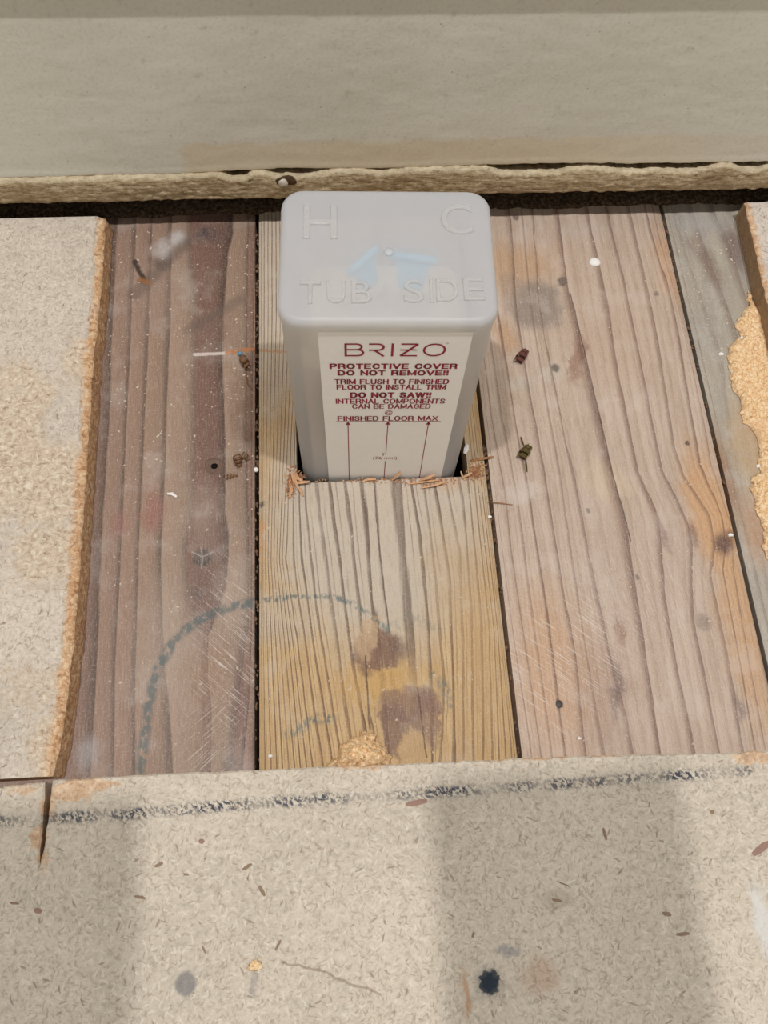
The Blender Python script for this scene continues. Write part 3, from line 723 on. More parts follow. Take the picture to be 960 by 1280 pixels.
GAPS = [(PW(x, 206)[0], w_, h) for x, w_, h in ((295, .0075, 1), (360, .014, .9), (392, .010, .5), (476, .008, .35), (660, .024, 1.3), (725, .024, .5), (800, .020, 1.0), (862, .016, 1.1), (940, .013, 1.0))]
nl = 14
S2 = np.concatenate([np.arange(-1.27, -.42, .05), np.arange(-.42, .52, .0018), np.arange(.52, 1.27, .05)])
for s_ in S2:
    gp = gapf(s_); k0 = np.interp(s_, S, zp)
    topz = k0-.0006-gp*.0040+.0009*fnoise(s_*330, 4)+.0006*fnoise(s_*900, 9)
    botz = WZ+.0008*fnoise(s_*60, 1)+.0004*fnoise(s_*400, 6)
    out = -.0032+.0010*fnoise(s_*90, 12)
    row = [(.012, topz+.0012-.004*min(gp, 1)), (.0012+.003*gp, topz+.0012-.004*min(gp, 1)), (-.0010+.0008*gp, topz+.0004), (out*.7, topz-.0005)]
    for q in range(1, nl):
        t = q/nl; row.append((out+.0012*fnoise(s_*220+q*3.1, q*.9)-.0008*math.sin(t*3.1), topz-.0005+(botz-topz+.0005)*t))
    row += [(out*.6, botz), (.012, botz+.0005)]
    for q, (y, z) in enumerate(row): verts.append((s_, y, z)); lips.append(1.0 if q in (2, 3) else .5 if q == 4 else 0)
    L = len(row)
for a in range(len(S2)-1):
    for b in range(L): faces.append((a*L+b, a*L+(b+1) % L, (a+1)*L+(b+1) % L, (a+1)*L+b))
faces += [tuple(range(L)), tuple(range((len(S2)-1)*L, len(S2)*L))]
m = mesh_of('plaster_strip', verts, faces); vattr(m, 'lip', lips)
rs = wall_frame(link('trim_2', m, M_RAW, smooth=True)); tag(rs, kind='structure')
# exposed nail head in the broken strip
M_NAIL = plain('pale_nail_metal', (200, 190, 176), .4, .5, .1); M_RUST = plain('dark_nail_pit', (74, 58, 42), .9, .1, .3)
def dome(name, r, h, mat, loc, parent=None, seg=14, squash=1.0, noise=0.0):
    vs = [(0, 0, h)]; fs = []
    for k in range(1, 5):
        a = k/4*math.pi/2
        for i in range(seg):
            t = 2*math.pi*i/seg; rr = r*math.sin(a)*(1+noise*math.sin(3*t+k)); vs.append((rr*math.cos(t), rr*math.sin(t)*squash, h*math.cos(a)))
    for i in range(seg): fs.append((0, 1+i, 1+(i+1) % seg))
    for k in range(3):
        for i in range(seg): fs.append((1+k*seg+i, 1+(k+1)*seg+i, 1+(k+1)*seg+(i+1) % seg, 1+k*seg+(i+1) % seg))
    fs.append(tuple(1+3*seg+i for i in range(seg)))
    o = link(name, mesh_of(name, vs, fs), mat, parent, smooth=True); o.location = [float(q) for q in loc]
    return o
s_, zn_ = PW(354, 221)
pit = dome('nail_pit', .0068, .0015, M_RUST, (s_+.002, -.0036, zn_+.0005), rs, squash=.62, noise=.15); pit.rotation_euler.x = math.pi/2
nh = dome('nail_head', .0032, .0016, M_NAIL, (s_, -.0048, zn_), rs, noise=.1); nh.rotation_euler.x = math.pi/2

# dark gritty strip added under the baseboard so its shaded gap reads darker
n = N('shade_grit_dark', .95, .1); gn = n.noise(n.co, 420, 4, .7)
n.bump(gn, .8, .0012); M_SHADE_GRIT = n.color(n.ramp(gn, [(.36, lin((48, 39, 30))), (.5, lin((86, 70, 54))), (.66, lin((126, 108, 86)))]))
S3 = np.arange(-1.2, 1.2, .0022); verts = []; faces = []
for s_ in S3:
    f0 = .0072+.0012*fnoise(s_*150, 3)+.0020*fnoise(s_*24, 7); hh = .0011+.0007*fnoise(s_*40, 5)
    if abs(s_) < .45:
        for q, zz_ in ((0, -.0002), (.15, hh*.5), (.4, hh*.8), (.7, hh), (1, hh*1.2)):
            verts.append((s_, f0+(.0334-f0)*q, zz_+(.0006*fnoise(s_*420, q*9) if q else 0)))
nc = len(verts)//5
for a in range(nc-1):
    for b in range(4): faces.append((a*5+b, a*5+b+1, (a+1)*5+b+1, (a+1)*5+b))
o = wall_frame(link('gap_shade_grit', mesh_of('gap_shade_grit', verts, faces), M_SHADE_GRIT)); tag(o, 'dark brown gritty strip under the baseboard, toned to deepen its shade', 'gap_shade_grit', kind='stuff')

# ------------------------------------------------------------------ the protective cover
BX_W, BX_D, BX_H = .0960, .0735, .1600
BX_ANG = math.radians(-2.2)
fl, fr_ = P(376, 597), P(573, 597)
fmid = (fl+fr_)/2; ex = np.array([math.cos(BX_ANG), math.sin(BX_ANG), 0]); ey = np.array([-ex[1], ex[0], 0])
BO = fmid+ey*BX_D/2
cover = empty('protective_cover', (float(BO[0]), float(BO[1]), 0), BX_ANG)
tag(cover, 'frosted translucent plastic cover box with red lettering standing in the cut plank', 'cover')
n = N('frosted_plastic', .38, .5)
nb_ = n.noise(n.co, 90, 3); c = n.mix(nb_, lin((222, 226, 234)), lin((230, 234, 242)))
n.bump(n.noise(n.co, 350, 3), .10, .0005)
def blend(n, parts):
    acc = None; tot = 0.0
    for sh, w_ in parts:
        tot += w_
        if acc is None: acc = sh
        else:
            mx = n.t.nodes.new('ShaderNodeMixShader'); mx.inputs[0].default_value = w_/tot
            n.t.links.new(acc, mx.inputs[1]); n.t.links.new(sh, mx.inputs[2]); acc = mx.outputs[0]
    n.t.links.new(acc, n.out.inputs[0])
def lobes(n):
    rf = n.t.nodes.new('ShaderNodeBsdfRefraction'); rf.inputs['Roughness'].default_value = .30; rf.inputs['IOR'].default_value = 1.10; rf.inputs['Color'].default_value = lin((246, 245, 242))
    tl = n.t.nodes.new('ShaderNodeBsdfTranslucent'); tl.inputs['Color'].default_value = lin((240, 238, 232))
    tr = n.t.nodes.new('ShaderNodeBsdfTransparent'); tr.inputs['Color'].default_value = lin((250, 248, 244))
    return rf.outputs[0], tl.outputs[0], tr.outputs[0]
rf, tl, tr = lobes(n); blend(n, [(n.b.outputs[0], .40), (tr, .30), (tl, .27), (rf, .03)])
ni = N('frosted_plastic_inner', .5, .3); ni.color(lin((236, 234, 228))); rf, tl, tr = lobes(ni); blend(ni, [(ni.b.outputs[0], .06), (tr, .84), (tl, .10)])
M_PLASTIC = n.color(c)
nl_ = N('frosted_plastic_letter', .22, .8); nl_.color(lin((220, 220, 221))); rf, tl, tr = lobes(nl_); blend(nl_, [(nl_.b.outputs[0], .34), (tr, .66)]); M_LETTER = nl_.mat
def rrect(hx, hy, r, k=7):
    out = []
    for cx, cy, a0 in ((hx-r, hy-r, 0), (-hx+r, hy-r, 90), (-hx+r, -hy+r, 180), (hx-r, -hy+r, 270)):
        for i in range(k+1):
            a = math.radians(a0+90*i/k); out.append((cx+r*math.cos(a), cy+r*math.sin(a)))
    return out
def loft(rings, cap0=True, cap1=True):
    v = []; f = []; k = len(rings[0][0])
    for pts, z in rings: v += [(x, y, z) for x, y in pts]
    for j in range(len(rings)-1):
        for i in range(k): f.append((j*k+i, j*k+(i+1) % k, (j+1)*k+(i+1) % k, (j+1)*k+i))
    if cap0: f.append(tuple(range(k)))
    if cap1: f.append(tuple((len(rings)-1)*k+i for i in range(k)))
    return v, f
hx, hy, RC = BX_W/2, BX_D/2, .0105
rings = []
ZB = -.070
for z, ins in ((ZB, .0012), (0, .0008), (BX_H-.0085, .0007), (BX_H-.0075, .0003), (BX_H-.0068, 0), (BX_H-.0032, 0)): rings.append((rrect(hx-ins, hy-ins, RC-ins), z))
for k in range(1, 6):
    a = k/5*math.pi/2; ins = .0032*(1-math.cos(a)); rings.append((rrect(hx-ins, hy-ins, RC-ins), BX_H-.0032+.0032*math.sin(a)))
TW = .0022
for k in range(5, -1, -1):
    a = k/5*math.pi/2; ins = TW+.0022*(1-math.cos(a)); rings.append((rrect(hx-ins, hy-ins, RC-ins), BX_H-TW-.0022+.0022*math.sin(a)))
rings.append((rrect(hx-TW-.0008, hy-TW-.0008, RC-TW), ZB))
k = len(rings[0][0])
v, f = loft(rings, False, False)
nr = 11                                                        # outer rings count
# remove the strip joining outer top ring to inner top ring; cap both
f = [q for i, q in enumerate(f) if i//k != nr-1]
f.append(tuple((nr-1)*k+i for i in range(k))); f.append(tuple(nr*k+i for i in reversed(range(k))))
f += [(i, (i+1) % k, (len(rings)-1)*k+(i+1) % k, (len(rings)-1)*k+i) for i in range(k)]
body = link('cover_shell', mesh_of('cover_shell', v, f), M_PLASTIC, cover, smooth=True)
body.data.materials.append(ni.mat)
for q in body.data.polygons:
    if min(q.vertices) >= nr*k: q.material_index = 1
for p in body.data.polygons: p.use_smooth = len(p.vertices) == 4
# sticker on the front
def PF(px, py, off=0.0):
    """photo pixel -> (x, z) on the cover's front face, in the cover's own frame"""
    d = ROT @ np.array([px-480.0, 640.0-py, -FPX]); o = np.array([0, 0, CAM_H])
    p0 = BO-ey*(BX_D/2-.0008+off); t = ((p0-o)@ey)/(d@ey); w_ = o+t*d
    return float((w_-BO)@ex), float(w_[2])
FY = -(hy-.0007)
M_STICK = plain('sticker_paper', (246, 243, 235), .45, .4, .015, 200)
M_RED = plain('red_print', (150, 34, 62), .5, .3)
xl0, zt = PF(397, 416.5); xr0, zt2 = PF(592, 414); ztop = (zt+zt2)/2
xl1, _ = PF(411, 597); xr1, _ = PF(551, 597)
sx0, sx1 = (xl0+xl1)/2, (xr0+xr1)/2
st = link('sticker', box_mesh('sticker', sx0, sx1, FY-.00022, FY-.00002, -.012, ztop), M_STICK, cover)
FYT = FY-.00030
def text_mesh(body_, bold=0.0, extrude=0.0, bevel=0.0, res=4):
    cu = bpy.data.curves.new('txt', 'FONT'); cu.body = body_; cu.size = 1.0; cu.offset = bold; cu.extrude = extrude; cu.bevel_depth = bevel; cu.bevel_resolution = 2; cu.resolution_u = res
    cu.align_x = 'LEFT'
    o = bpy.data.objects.new('txt', cu); col.objects.link(o)
    dg = bpy.context.evaluated_depsgraph_get(); m = bpy.data.meshes.new_from_object(o.evaluated_get(dg))
    bpy.data.objects.remove(o); bpy.data.curves.remove(cu)
    return m
def coords(m):
    a = np.zeros(len(m.vertices)*3, np.float32); m.vertices.foreach_get('co', a); return a.reshape(-1, 3)
def setco(m, a): m.vertices.foreach_set('co', np.asarray(a, np.float32).ravel()); m.update()
CAP = None
def font_text(name, s_, x0p, x1p, ytop, ybase, bold):
    """a line of print fitted between two pixel columns on the sticker"""
    m = text_mesh(s_, bold); a = coords(m)
    yc = (ytop+ybase)/2
    X0, _ = PF(x0p, yc); X1, _ = PF(x1p, yc); _, Zt = PF((x0p+x1p)/2, ytop); _, Zb = PF((x0p+x1p)/2, ybase)
    lo, hi = a.min(0), a.max(0)
    b = np.zeros_like(a)
    b[:, 0] = X0+(a[:, 0]-lo[0])/(hi[0]-lo[0])*(X1-X0); b[:, 2] = Zb+(a[:, 1]-lo[1])/(hi[1]-lo[1])*(Zt-Zb); b[:, 1] = FYT-.00004
    setco(m, b); m.materials.clear()
    return link(name, m, M_RED, st)
def strokes(name, polys, parent, mat, y):
    """flat print made of quads / polygons given as (x, z) lists"""
    vs = []; fs = []
    for p in polys:
        i = len(vs); vs += [(x, y, z) for x, z in p]; fs.append(tuple(range(i, i+len(p))))
    m = bpy.data.meshes.new(name); m.from_pydata(vs, [], fs); m.update()
    return link(name, m, mat, parent)
def seg_quad(a, b, w_):
    a = np.array(a, float); b = np.array(b, float); d = b-a; d /= np.linalg.norm(d); q = np.array([-d[1], d[0]])*w_/2
    return [tuple(a+q), tuple(b+q), tuple(b-q), tuple(a-q)]
def path_quads(pts, w_, close=False):
    pts = [np.array(p, float) for p in pts]; k = len(pts); L_ = []; R_ = []
    for i in range(k):
        a = pts[i-1] if (i > 0 or close) else pts[i]; b = pts[(i+1) % k] if (i < k-1 or close) else pts[i]
        t = (b-a)/np.linalg.norm(b-a); q = np.array([-t[1], t[0]])*w_/2; L_.append(tuple(pts[i]+q)); R_.append(tuple(pts[i]-q))
    return [[L_[i], L_[(i+1) % k], R_[(i+1) % k], R_[i]] for i in range(k if close else k-1)]
GLYPH = {   # strokes on a box 1 high; (width, [polylines])
 'A': (1.0, [[(0,0),(.5,1),(1,0)],[(.2,.36),(.8,.36)]]), 'B': (.9, [[(0,0),(0,1),(.65,1),(.82,.9),(.82,.64),(.65,.53),(0,.53)],[(.65,.53),(.88,.42),(.88,.12),(.68,0),(0,0)]]),
 'C': (.95, [[(.93,.74),(.8,.93),(.55,1),(.3,.97),(.08,.75),(.04,.5),(.08,.25),(.3,.03),(.55,0),(.8,.07),(.93,.26)]]), 'D': (.95, [[(0,0),(0,1),(.55,1),(.82,.85),(.93,.5),(.82,.15),(.55,0),(0,0)]]),
 'E': (.82, [[(.82,1),(0,1),(0,0),(.82,0)],[(0,.52),(.74,.52)]]), 'F': (.78, [[(.78,1),(0,1),(0,0)],[(0,.5),(.7,.5)]]),
 'G': (1.0, [[(.93,.76),(.8,.94),(.55,1),(.3,.97),(.08,.75),(.04,.5),(.08,.25),(.3,.03),(.55,0),(.8,.06),(.96,.25),(.96,.46),(.58,.46)]]), 'H': (.9, [[(0,0),(0,1)],[(.9,0),(.9,1)],[(0,.52),(.9,.52)]]),
 'I': (.06, [[(.03,0),(.03,1)]]), 'L': (.74, [[(0,1),(0,0),(.74,0)]]), 'M': (1.15, [[(0,0),(0,1),(.575,.12),(1.15,1),(1.15,0)]]), 'N': (.92, [[(0,0),(0,1),(.92,0),(.92,1)]]),
 'O': (1.05, [[(.525,1),(.25,.95),(.05,.72),(.02,.5),(.05,.28),(.25,.05),(.525,0),(.8,.05),(1.0,.28),(1.03,.5),(1.0,.72),(.8,.95),(.525,1)]]), 'P': (.86, [[(0,0),(0,1),(.62,1),(.82,.88),(.82,.6),(.62,.46),(0,.46)]]),
 'R': (.9, [[(0,0),(0,1),(.66,1),(.84,.89),(.84,.62),(.66,.5),(0,.5)],[(.62,.5),(.84,.34),(.9,0)]]), 'S': (.88, [[(.84,.76),(.7,.95),(.44,1),(.16,.95),(.05,.75),(.2,.57),(.68,.45),(.85,.26),(.72,.06),(.44,0),(.14,.05),(.02,.26)]]),
 'T': (.88, [[(0,1),(.88,1)],[(.44,1),(.44,0)]]), 'U': (.9, [[(0,1),(0,.3),(.14,.07),(.45,0),(.76,.07),(.9,.3),(.9,1)]]), 'V': (1.0, [[(0,1),(.5,0),(1.0,1)]]), 'W': (1.45, [[(0,1),(.36,0),(.725,1),(1.09,0),(1.45,1)]]), 'X': (.95, [[(0,0),(.95,1)],[(0,1),(.95,0)]]),
 '!': (.06, [[(.03,.98),(.03,.50)],[(.03,.08),(.03,.02)]]), ' ': (.34, [])}
def front_text(name, s_, x0p, x1p, ytop, ybase, weight):
    """a line of wide print fitted between two pixel columns on the sticker; weight = stroke width / cap height"""
    yc = (ytop+ybase)/2
    X0, _ = PF(x0p, yc); X1, _ = PF(x1p, yc); _, Zt = PF((x0p+x1p)/2, ytop); _, Zb = PF((x0p+x1p)/2, ybase); hgt = Zt-Zb; lw_ = weight*hgt
    tr_ = .26+weight*.9; pen = 0.0; lines_ = []
    for ch in s_:
        w_, ps = GLYPH[ch]; lines_ += [[(pen+x, z) for x, z in p] for p in ps]; pen += w_+tr_
    pen -= tr_; sx_ = (X1-X0-lw_)/pen; quads = []
    for p in lines_:
        q = [(X0+lw_/2+x*sx_, Zb+lw_*.4+z*(hgt-lw_*.8)) for x, z in p]
        for a_, b_ in zip(q[:-1], q[1:]):
            d_ = np.array(b_)-np.array(a_); d_ = d_/np.linalg.norm(d_)*lw_*.40
            quads.append(seg_quad(np.array(a_)-d_, np.array(b_)+d_, lw_*(1.0 if abs(d_[0]) < abs(d_[1])*.4 else .82)))
    return strokes(name, quads, st, M_RED, FYT-.00004)
front_text('print_line', 'PROTECTIVE COVER', 411.9, 571.7, 453.6, 460.2, .23)
front_text('print_line', 'DO NOT REMOVE!!', 421.9, 560.9, 462.0, 468.4, .23)
front_text('print_line', 'TRIM FLUSH TO FINISHED', 417.9, 561.4, 473.0, 479.2, .17)
front_text('print_line', 'FLOOR TO INSTALL TRIM', 420.7, 557.8, 480.0, 486.0, .17)
front_text('print_line', 'DO NOT SAW!!', 437.5, 539.3, 489.6, 496.2, .23)
front_text('print_line', 'INTERNAL COMPONENTS', 419.5, 556.6, 497.6, 503.6, .15)
front_text('print_line', 'CAN BE DAMAGED', 439.9, 538.6, 504.2, 509.9, .15)
font_text('print_line', '@', 481, 490.8, 512.2, 518, .004)
front_text('print_line', 'FINISHED FLOOR MAX', 421.9, 547.7, 519.2, 525.0, .16)
font_text('print_line', '3"', 477.5, 482.5, 565.2, 568.8, .0)
font_text('print_line', '(76 mm)', 466.2, 496.2, 570.0, 574.2, .0)
font_text('print_line', 'TM', 557.5, 560.5, 427.5, 429.2, .0)
# the logo: B, R without stem, I, barred Z, wide O
Zt_, Zb_ = PF(494, 428.4)[1], PF(494, 444.4)[1]; hL = Zt_-Zb_
fx = lambda p: PF(p, 436.5)[0]
lw = .00105
zz = lambda q: Zb_+lw/2+(hL-lw)*q
def arc(cx, cz, rx, rz, a0, a1, k=10): return [(cx+rx*math.cos(math.radians(a0+(a1-a0)*i/k)), cz+rz*math.sin(math.radians(a0+(a1-a0)*i/k))) for i in range(k+1)]
Q = []
b0, b1 = fx(432), fx(454); r4 = (hL-lw)/4
Q += path_quads([(b0, zz(0)), (b0, zz(1))], lw)
Q += path_quads([(b0-lw/2, zz(1)), (b1-r4*1.3, zz(1))]+arc(b1-r4*1.3, zz(.76), r4*1.0, r4*.96, 90, -90)+[(b0, zz(.52))], lw)
Q += path_quads([(b1-r4*1.3, zz(.52))]+arc(b1-r4*1.1, zz(.26), r4*1.1, r4*1.04, 90, -90)+[(b0-lw/2, zz(0))], lw)
r0, r1 = fx(461), fx(480)
Q += path_quads([(r0, zz(1)), (r1-r4*1.2, zz(1))]+arc(r1-r4*1.2, zz(.74), r4*1.1, r4*1.04, 90, -90)+[(r0, zz(.48))], lw)
Q += path_quads([(fx(468), zz(.48)), (r1, zz(0)-lw/2)], lw*1.1)
Q += path_quads([(fx(490.5), zz(0)-lw/2), (fx(490.5), zz(1)+lw/2)], lw)
z0_, z1_ = fx(501), fx(522)
Q += path_quads([(z0_, zz(1)), (z1_, zz(1)), ], lw)+path_quads([(z1_, zz(1)), (z0_, zz(0))], lw*1.15)+path_quads([(z0_, zz(0)), (z1_, zz(0))], lw)+path_quads([(fx(500), zz(.5)), (fx(521), zz(.5))], lw*.8)
Q += path_quads([(fx(543)+(fx(556)-fx(543))*math.cos(t), zz(.5)+(hL-lw)/2*math.sin(t)) for t in np.linspace(0, 2*math.pi, 33)[:-1]], lw, True)
strokes('logo_print', Q, st, M_RED, FYT-.00004)
# floor line and arrows
A = []
lx0, lz = PF(419.5, 527.0); lx1, lz1 = PF(551.3, 525.0); zl_ = (lz+lz1)/2
strokes('print_line', [seg_quad((lx0, zl_), (lx1, zl_), .0005)], st, M_RED, FYT-.00004)
for xp, brk_ in ((435, None), (485, (563.5, 575.5)), (535.7, None)):
    xa, _ = PF(xp, 527); zt_ = zl_
    if brk_:
        _, za = PF(482, brk_[0]); _, zb_ = PF(481, brk_[1]); qs = [seg_quad((xa, zt_), (xa, za), .00045), seg_quad((xa, zb_), (xa, -.004), .00045)]
    else: qs = [seg_quad((xa, zt_), (xa, -.004), .00045)]
    qs.append([(xa, zt_), (xa-.0014, zt_-.0036), (xa+.0014, zt_-.0036)])
    strokes('print_arrow', qs, st, M_RED, FYT-.00004)
# moulded letters on the lid
def PT(px, py):
    w_ = P(px, py, BX_H); return float((w_-BO)@ex), float((w_-BO)@ey)
def lid_text(ch, x0p, x1p, ytop, ybase):
    m = text_mesh(ch, -.008, .0, .020, 6); a = coords(m)
    xm, ym = (x0p+x1p)/2, (ytop+ybase)/2
    X0, _ = PT(x0p, ym); X1, _ = PT(x1p, ym); _, Yt = PT(xm, ytop); _, Yb = PT(xm, ybase)
    lo, hi = a.min(0), a.max(0); b = np.zeros_like(a)
    b[:, 0] = X0+(a[:, 0]-lo[0])/(hi[0]-lo[0])*(X1-X0); b[:, 1] = Yb+(a[:, 1]-lo[1])/(hi[1]-lo[1])*(Yt-Yb)
    b[:, 2] = BX_H+np.clip(a[:, 2], 0, None)/max(hi[2], 1e-6)*.0010-(a[:, 2] < 0)*.0002
    setco(m, b); m.materials.clear()
    link('moulded_letter', m, M_LETTER, cover, smooth=True)
for t in (('H', 379, 421.5, 257.5, 299), ('C', 550.8, 590.5, 256, 293.5), ('T', 374.5, 401, 352, 380.5), ('U', 408, 432, 352, 379.5), ('B', 439, 465, 351.5, 379.5),
          ('S', 504, 530, 350, 379), ('I', 537, 541.5, 349.5, 378.5), ('D', 545, 573, 349, 377.5), ('E', 579, 605.5, 348.5, 376)): lid_text(*t)
gx, gy = PT(486, 315); dome('moulding_nub', .0024, .0011, M_PLASTIC, (gx, gy, BX_H-.0001), cover)
# blue parts that show through the lid
M_BLUE = plain('pale_blue_plastic', (150, 214, 252), .4, .4)
def rod(a, b, r, name, parent, mat, blade):
    a = Vector((*a, 0)); b = Vector((*b, 0)); d = (b-a).normalized(); q = Vector((-d.y, d.x, 0)); u = Vector((0, 0, 1)); vs = []; fs = []; k = 10
    for e, rr in ((a-d*r*.3, r*.6), (a, r), (b, r), (b+d*r*.3, r*.6)):
        for i in range(k): t = 2*math.pi*i/k; vs.append(e+q*rr*math.cos(t)+u*rr*math.sin(t))
    for j in range(3):
        for i in range(k): fs.append((j*k+i, j*k+(i+1) % k, (j+1)*k+(i+1) % k, (j+1)*k+i))
    fs += [tuple(range(k)), tuple(3*k+i for i in range(k))]
    o = link(name, mesh_of(name, vs, fs), mat, parent, smooth=True)
    bl = [a*.9+b*.1, a*.1+b*.9, a*.25+b*.75+Vector((*blade, -.010)), a*.75+b*.25+Vector((*blade, -.010))]
    th = Vector((0, 0, -.0012)); vs = bl+[p+th for p in bl]
    o2 = link('blue_fin', mesh_of('blue_fin', vs, [(0,1,2,3),(4,5,6,7),(0,1,5,4),(1,2,6,5),(2,3,7,6),(3,0,4,7)]), mat, o)
    return o
RZ = BX_H-TW-.0026
for (p0, p1, bl) in (((437, 342), (470, 312), (.004, -.006)), ((488, 319), (545, 327), (-.001, -.009))):
    w0, w1 = P(*p0, RZ)-BO, P(*p1, RZ)-BO
    o = rod((float(w0@ex), float(w0@ey)), (float(w1@ex), float(w1@ey)), .0019, 'blue_lever', cover, M_BLUE, bl); o.location.z = RZ
# made-up pale core inside, sized and toned to brighten the lower shell
core = link('fill_core', mesh_of('fill_core', *loft([(rrect(.041, .030, .009), -.06), (rrect(.041, .030, .009), .112), (rrect(.036, .025, .008), .120), (rrect(.020, .014, .008), .121)])), plain('pale_fill', (240, 224, 198), .5, .4), cover)

# ------------------------------------------------------------------ small things on the planks
M_CHIP = plain('fresh_splinter', (200, 156, 118), .8, .2, .15, 900)
M_SLIV = plain('brown_sliver', (150, 108, 74), .8, .2, .15, 900)
def sliver(name, pts, w_, mat, parent=None, h=.0012):
    """thin tapering splinter along 3-D points"""
    vs = []; fs = []; pts = [Vector([float(q) for q in p]) for p in pts]
    for i, p in enumerate(pts):
        a = pts[max(0, i-1)]; b = pts[min(len(pts)-1, i+1)]; d = (b-a).normalized(); q = d.cross(Vector((0, 0, 1))).normalized() if abs(d.z) < .95 else Vector((1, 0, 0)); u = q.cross(d)
        k = w_*(0.35+.65*math.sin(math.pi*(.12+.76*i/(len(pts)-1))))
        for s1, s2 in ((-1, 0), (0, .55), (1, 0), (0, -.55)): vs.append(p+q*s1*k/2+u*s2*k/2)
    for j in range(len(pts)-1):
        for i in range(4): fs.append((j*4+i, j*4+(i+1) % 4, (j+1)*4+(i+1) % 4, (j+1)*4+i))
    fs += [(0, 1, 2, 3), tuple((len(pts)-1)*4+i for i in range(4))]
    return link(name, mesh_of(name, vs, fs), mat, parent)
# splinters along the sawn front edge of the hole
for pts, w_ in (([(526, 610, .001), (545, 606, .003), (556, 602, .004)], .0016), ([(525, 600, .002), (535, 597, .006), (543, 593, .008)], .0022), ([(490, 600, .001), (497, 594, .006), (501, 590, .009)], .0022), ([(510, 605, .001), (530, 602, .002), (548, 600, .003)], .0014),
                ([(577, 597, .002), (584, 594, .004), (590, 591, .005)], .0016), ([(576, 589, .003), (578, 595, .002), (581, 600, .001)], .0012), ([(366, 604, .001), (376, 603, .003), (387, 602, .004)], .0020), ([(362, 600, .001), (364, 612, .0015), (362, 623, .001)], .0022),
                ([(370, 606, .001), (376, 613, .002), (379, 620, .001)], .0018), ([(452, 602, .001), (460, 599, .002), (470, 599, .002)], .0016), ([(368, 590, .001), (371, 597, .003), (378, 601, .003)], .0024), ([(365, 592, .002), (368, 600, .003), (372, 607, .001)], .0026)):
    sliver('splinter', [P(*p) for p in pts], w_, M_CHIP, plank_c)
# fuzzy torn fibres at the two corners of the hole
def fuzz(cx, cy, n_, sx, sy):
    vs = []; fs = []
    for _ in range(n_):
        p = P(cx+random.gauss(0, sx), cy+random.gauss(0, sy)); L = random.uniform(.001, .0035); a = random.uniform(0, 6.28); h = random.uniform(.0003, .0022); w_ = random.uniform(.0002, .0005)
        d = np.array([math.cos(a), math.sin(a)])*L; q = np.array([-math.sin(a), math.cos(a)])*w_; i = len(vs)
        vs += [(p[0]-q[0], p[1]-q[1], .0001), (p[0]+q[0], p[1]+q[1], .0001), (p[0]+d[0], p[1]+d[1], h), (p[0]+d[0]/2, p[1]+d[1]/2, h+.0004)]; fs += [(0+i, 1+i, 3+i), (1+i, 2+i, 3+i), (2+i, 0+i, 3+i), (0+i, 2+i, 1+i)]
    return vs, fs
vs, fs = [], []
for a in ((364, 603, 160, 3.2, 8), (373, 598, 90, 4, 3), (594, 591, 160, 5, 5), (540, 603, 60, 12, 3), (480, 601, 70, 40, 1.5)):
    v_, f_ = fuzz(*a); o_ = len(vs); vs += v_; fs += [tuple(i+o_ for i in q) for q in f_]
fz = link('torn_fibres', mesh_of('torn_fibres', vs, fs), M_CHIP, plank_c); fz['kind'] = 'stuff'
# long slivers lying over the joint
for nm, pts, w_, lb in (('wood_sliver', [(588, 576, .001), (604, 573, .001), (617, 571, .0012)], .0018, 'thin brown sliver bridging the joint beside the cover'), ('wood_sliver', [(610, 627, .0008), (622, 628.5, .001), (641, 631, .0007)], .0008, 'hair-thin brown sliver across the joint below the cover')):
    tag(sliver(nm, [P(*p) for p in pts], w_, M_SLIV), lb, 'sliver', 'wood slivers')
# helical drill shavings
def curl(cx, cy, ex_, ey_, r, turns, w_, mat, label, tail=True):
    a = P(cx, cy, r); b = P(ex_, ey_, r); ax = Vector(b-a); L = ax.length; d = ax.normalized(); q = Vector((-d.y, d.x, 0)); u = Vector((0, 0, 1)); vs = []; fs = []; k = int(turns*14)
    base = Vector((float(a[0]), float(a[1]), 0))
    for i in range(k+1):
        t = i/k; th = 2*math.pi*turns*t; rr = r*(.45+.55*math.sin(math.pi*min(1, .25+t*.75)))
        c_ = d*L*t+u*(rr+.0002)+(q*math.cos(th)+u*math.sin(th))*rr; wv_ = d*w_/2*(.5+.5*math.sin(math.pi*(.15+.7*t)))
        nrm = (q*math.cos(th)+u*math.sin(th))*.00022
        vs += [c_-wv_-nrm, c_+wv_-nrm, c_+wv_+nrm, c_-wv_+nrm]
    for i in range(k):
        for j in range(4): fs.append((i*4+j, i*4+(j+1) % 4, (i+1)*4+(j+1) % 4, (i+1)*4+j))
    fs += [(0, 1, 2, 3), tuple(k*4+j for j in range(4))]
    o = link('drill_shaving', mesh_of('drill_shaving', vs, fs), mat); o.location = base
    tag(o, label, 'shaving', 'curled drill shavings')
    return o
def shiny(name, rgb):
    n_ = N(name, .3, .5); n_.b.inputs['Metallic'].default_value = .55; return n_.color(lin(rgb))
M_C1, M_C2, M_C3 = shiny('purple_bronze_shaving', (120, 78, 72)), shiny('olive_shaving', (106, 92, 52)), shiny('tan_shaving', (140, 104, 74))
o = curl(647, 452, 659, 436, .0030, 3, .0026, M_C1, 'shiny purple-brown curled shaving on the pinkish plank')
o = curl(651, 572, 663, 556, .0030, 3, .0026, M_C2, 'olive curled shaving with two straight tails on the pinkish plank')
for pts in ([(657, 573, .002), (658, 582, .001), (659, 590, .0006)], [(655, 558, .003), (653, 552, .002), (651, 546, .001)]):
    s1 = sliver('tail', [P(*p)-np.array(o.location) for p in pts], .0011, M_C2, o)
o = curl(303, 447, 310, 461, .0026, 3, .0018, M_C3, 'tan curled shaving with a tail below the pale scrape on the reddish-brown plank')
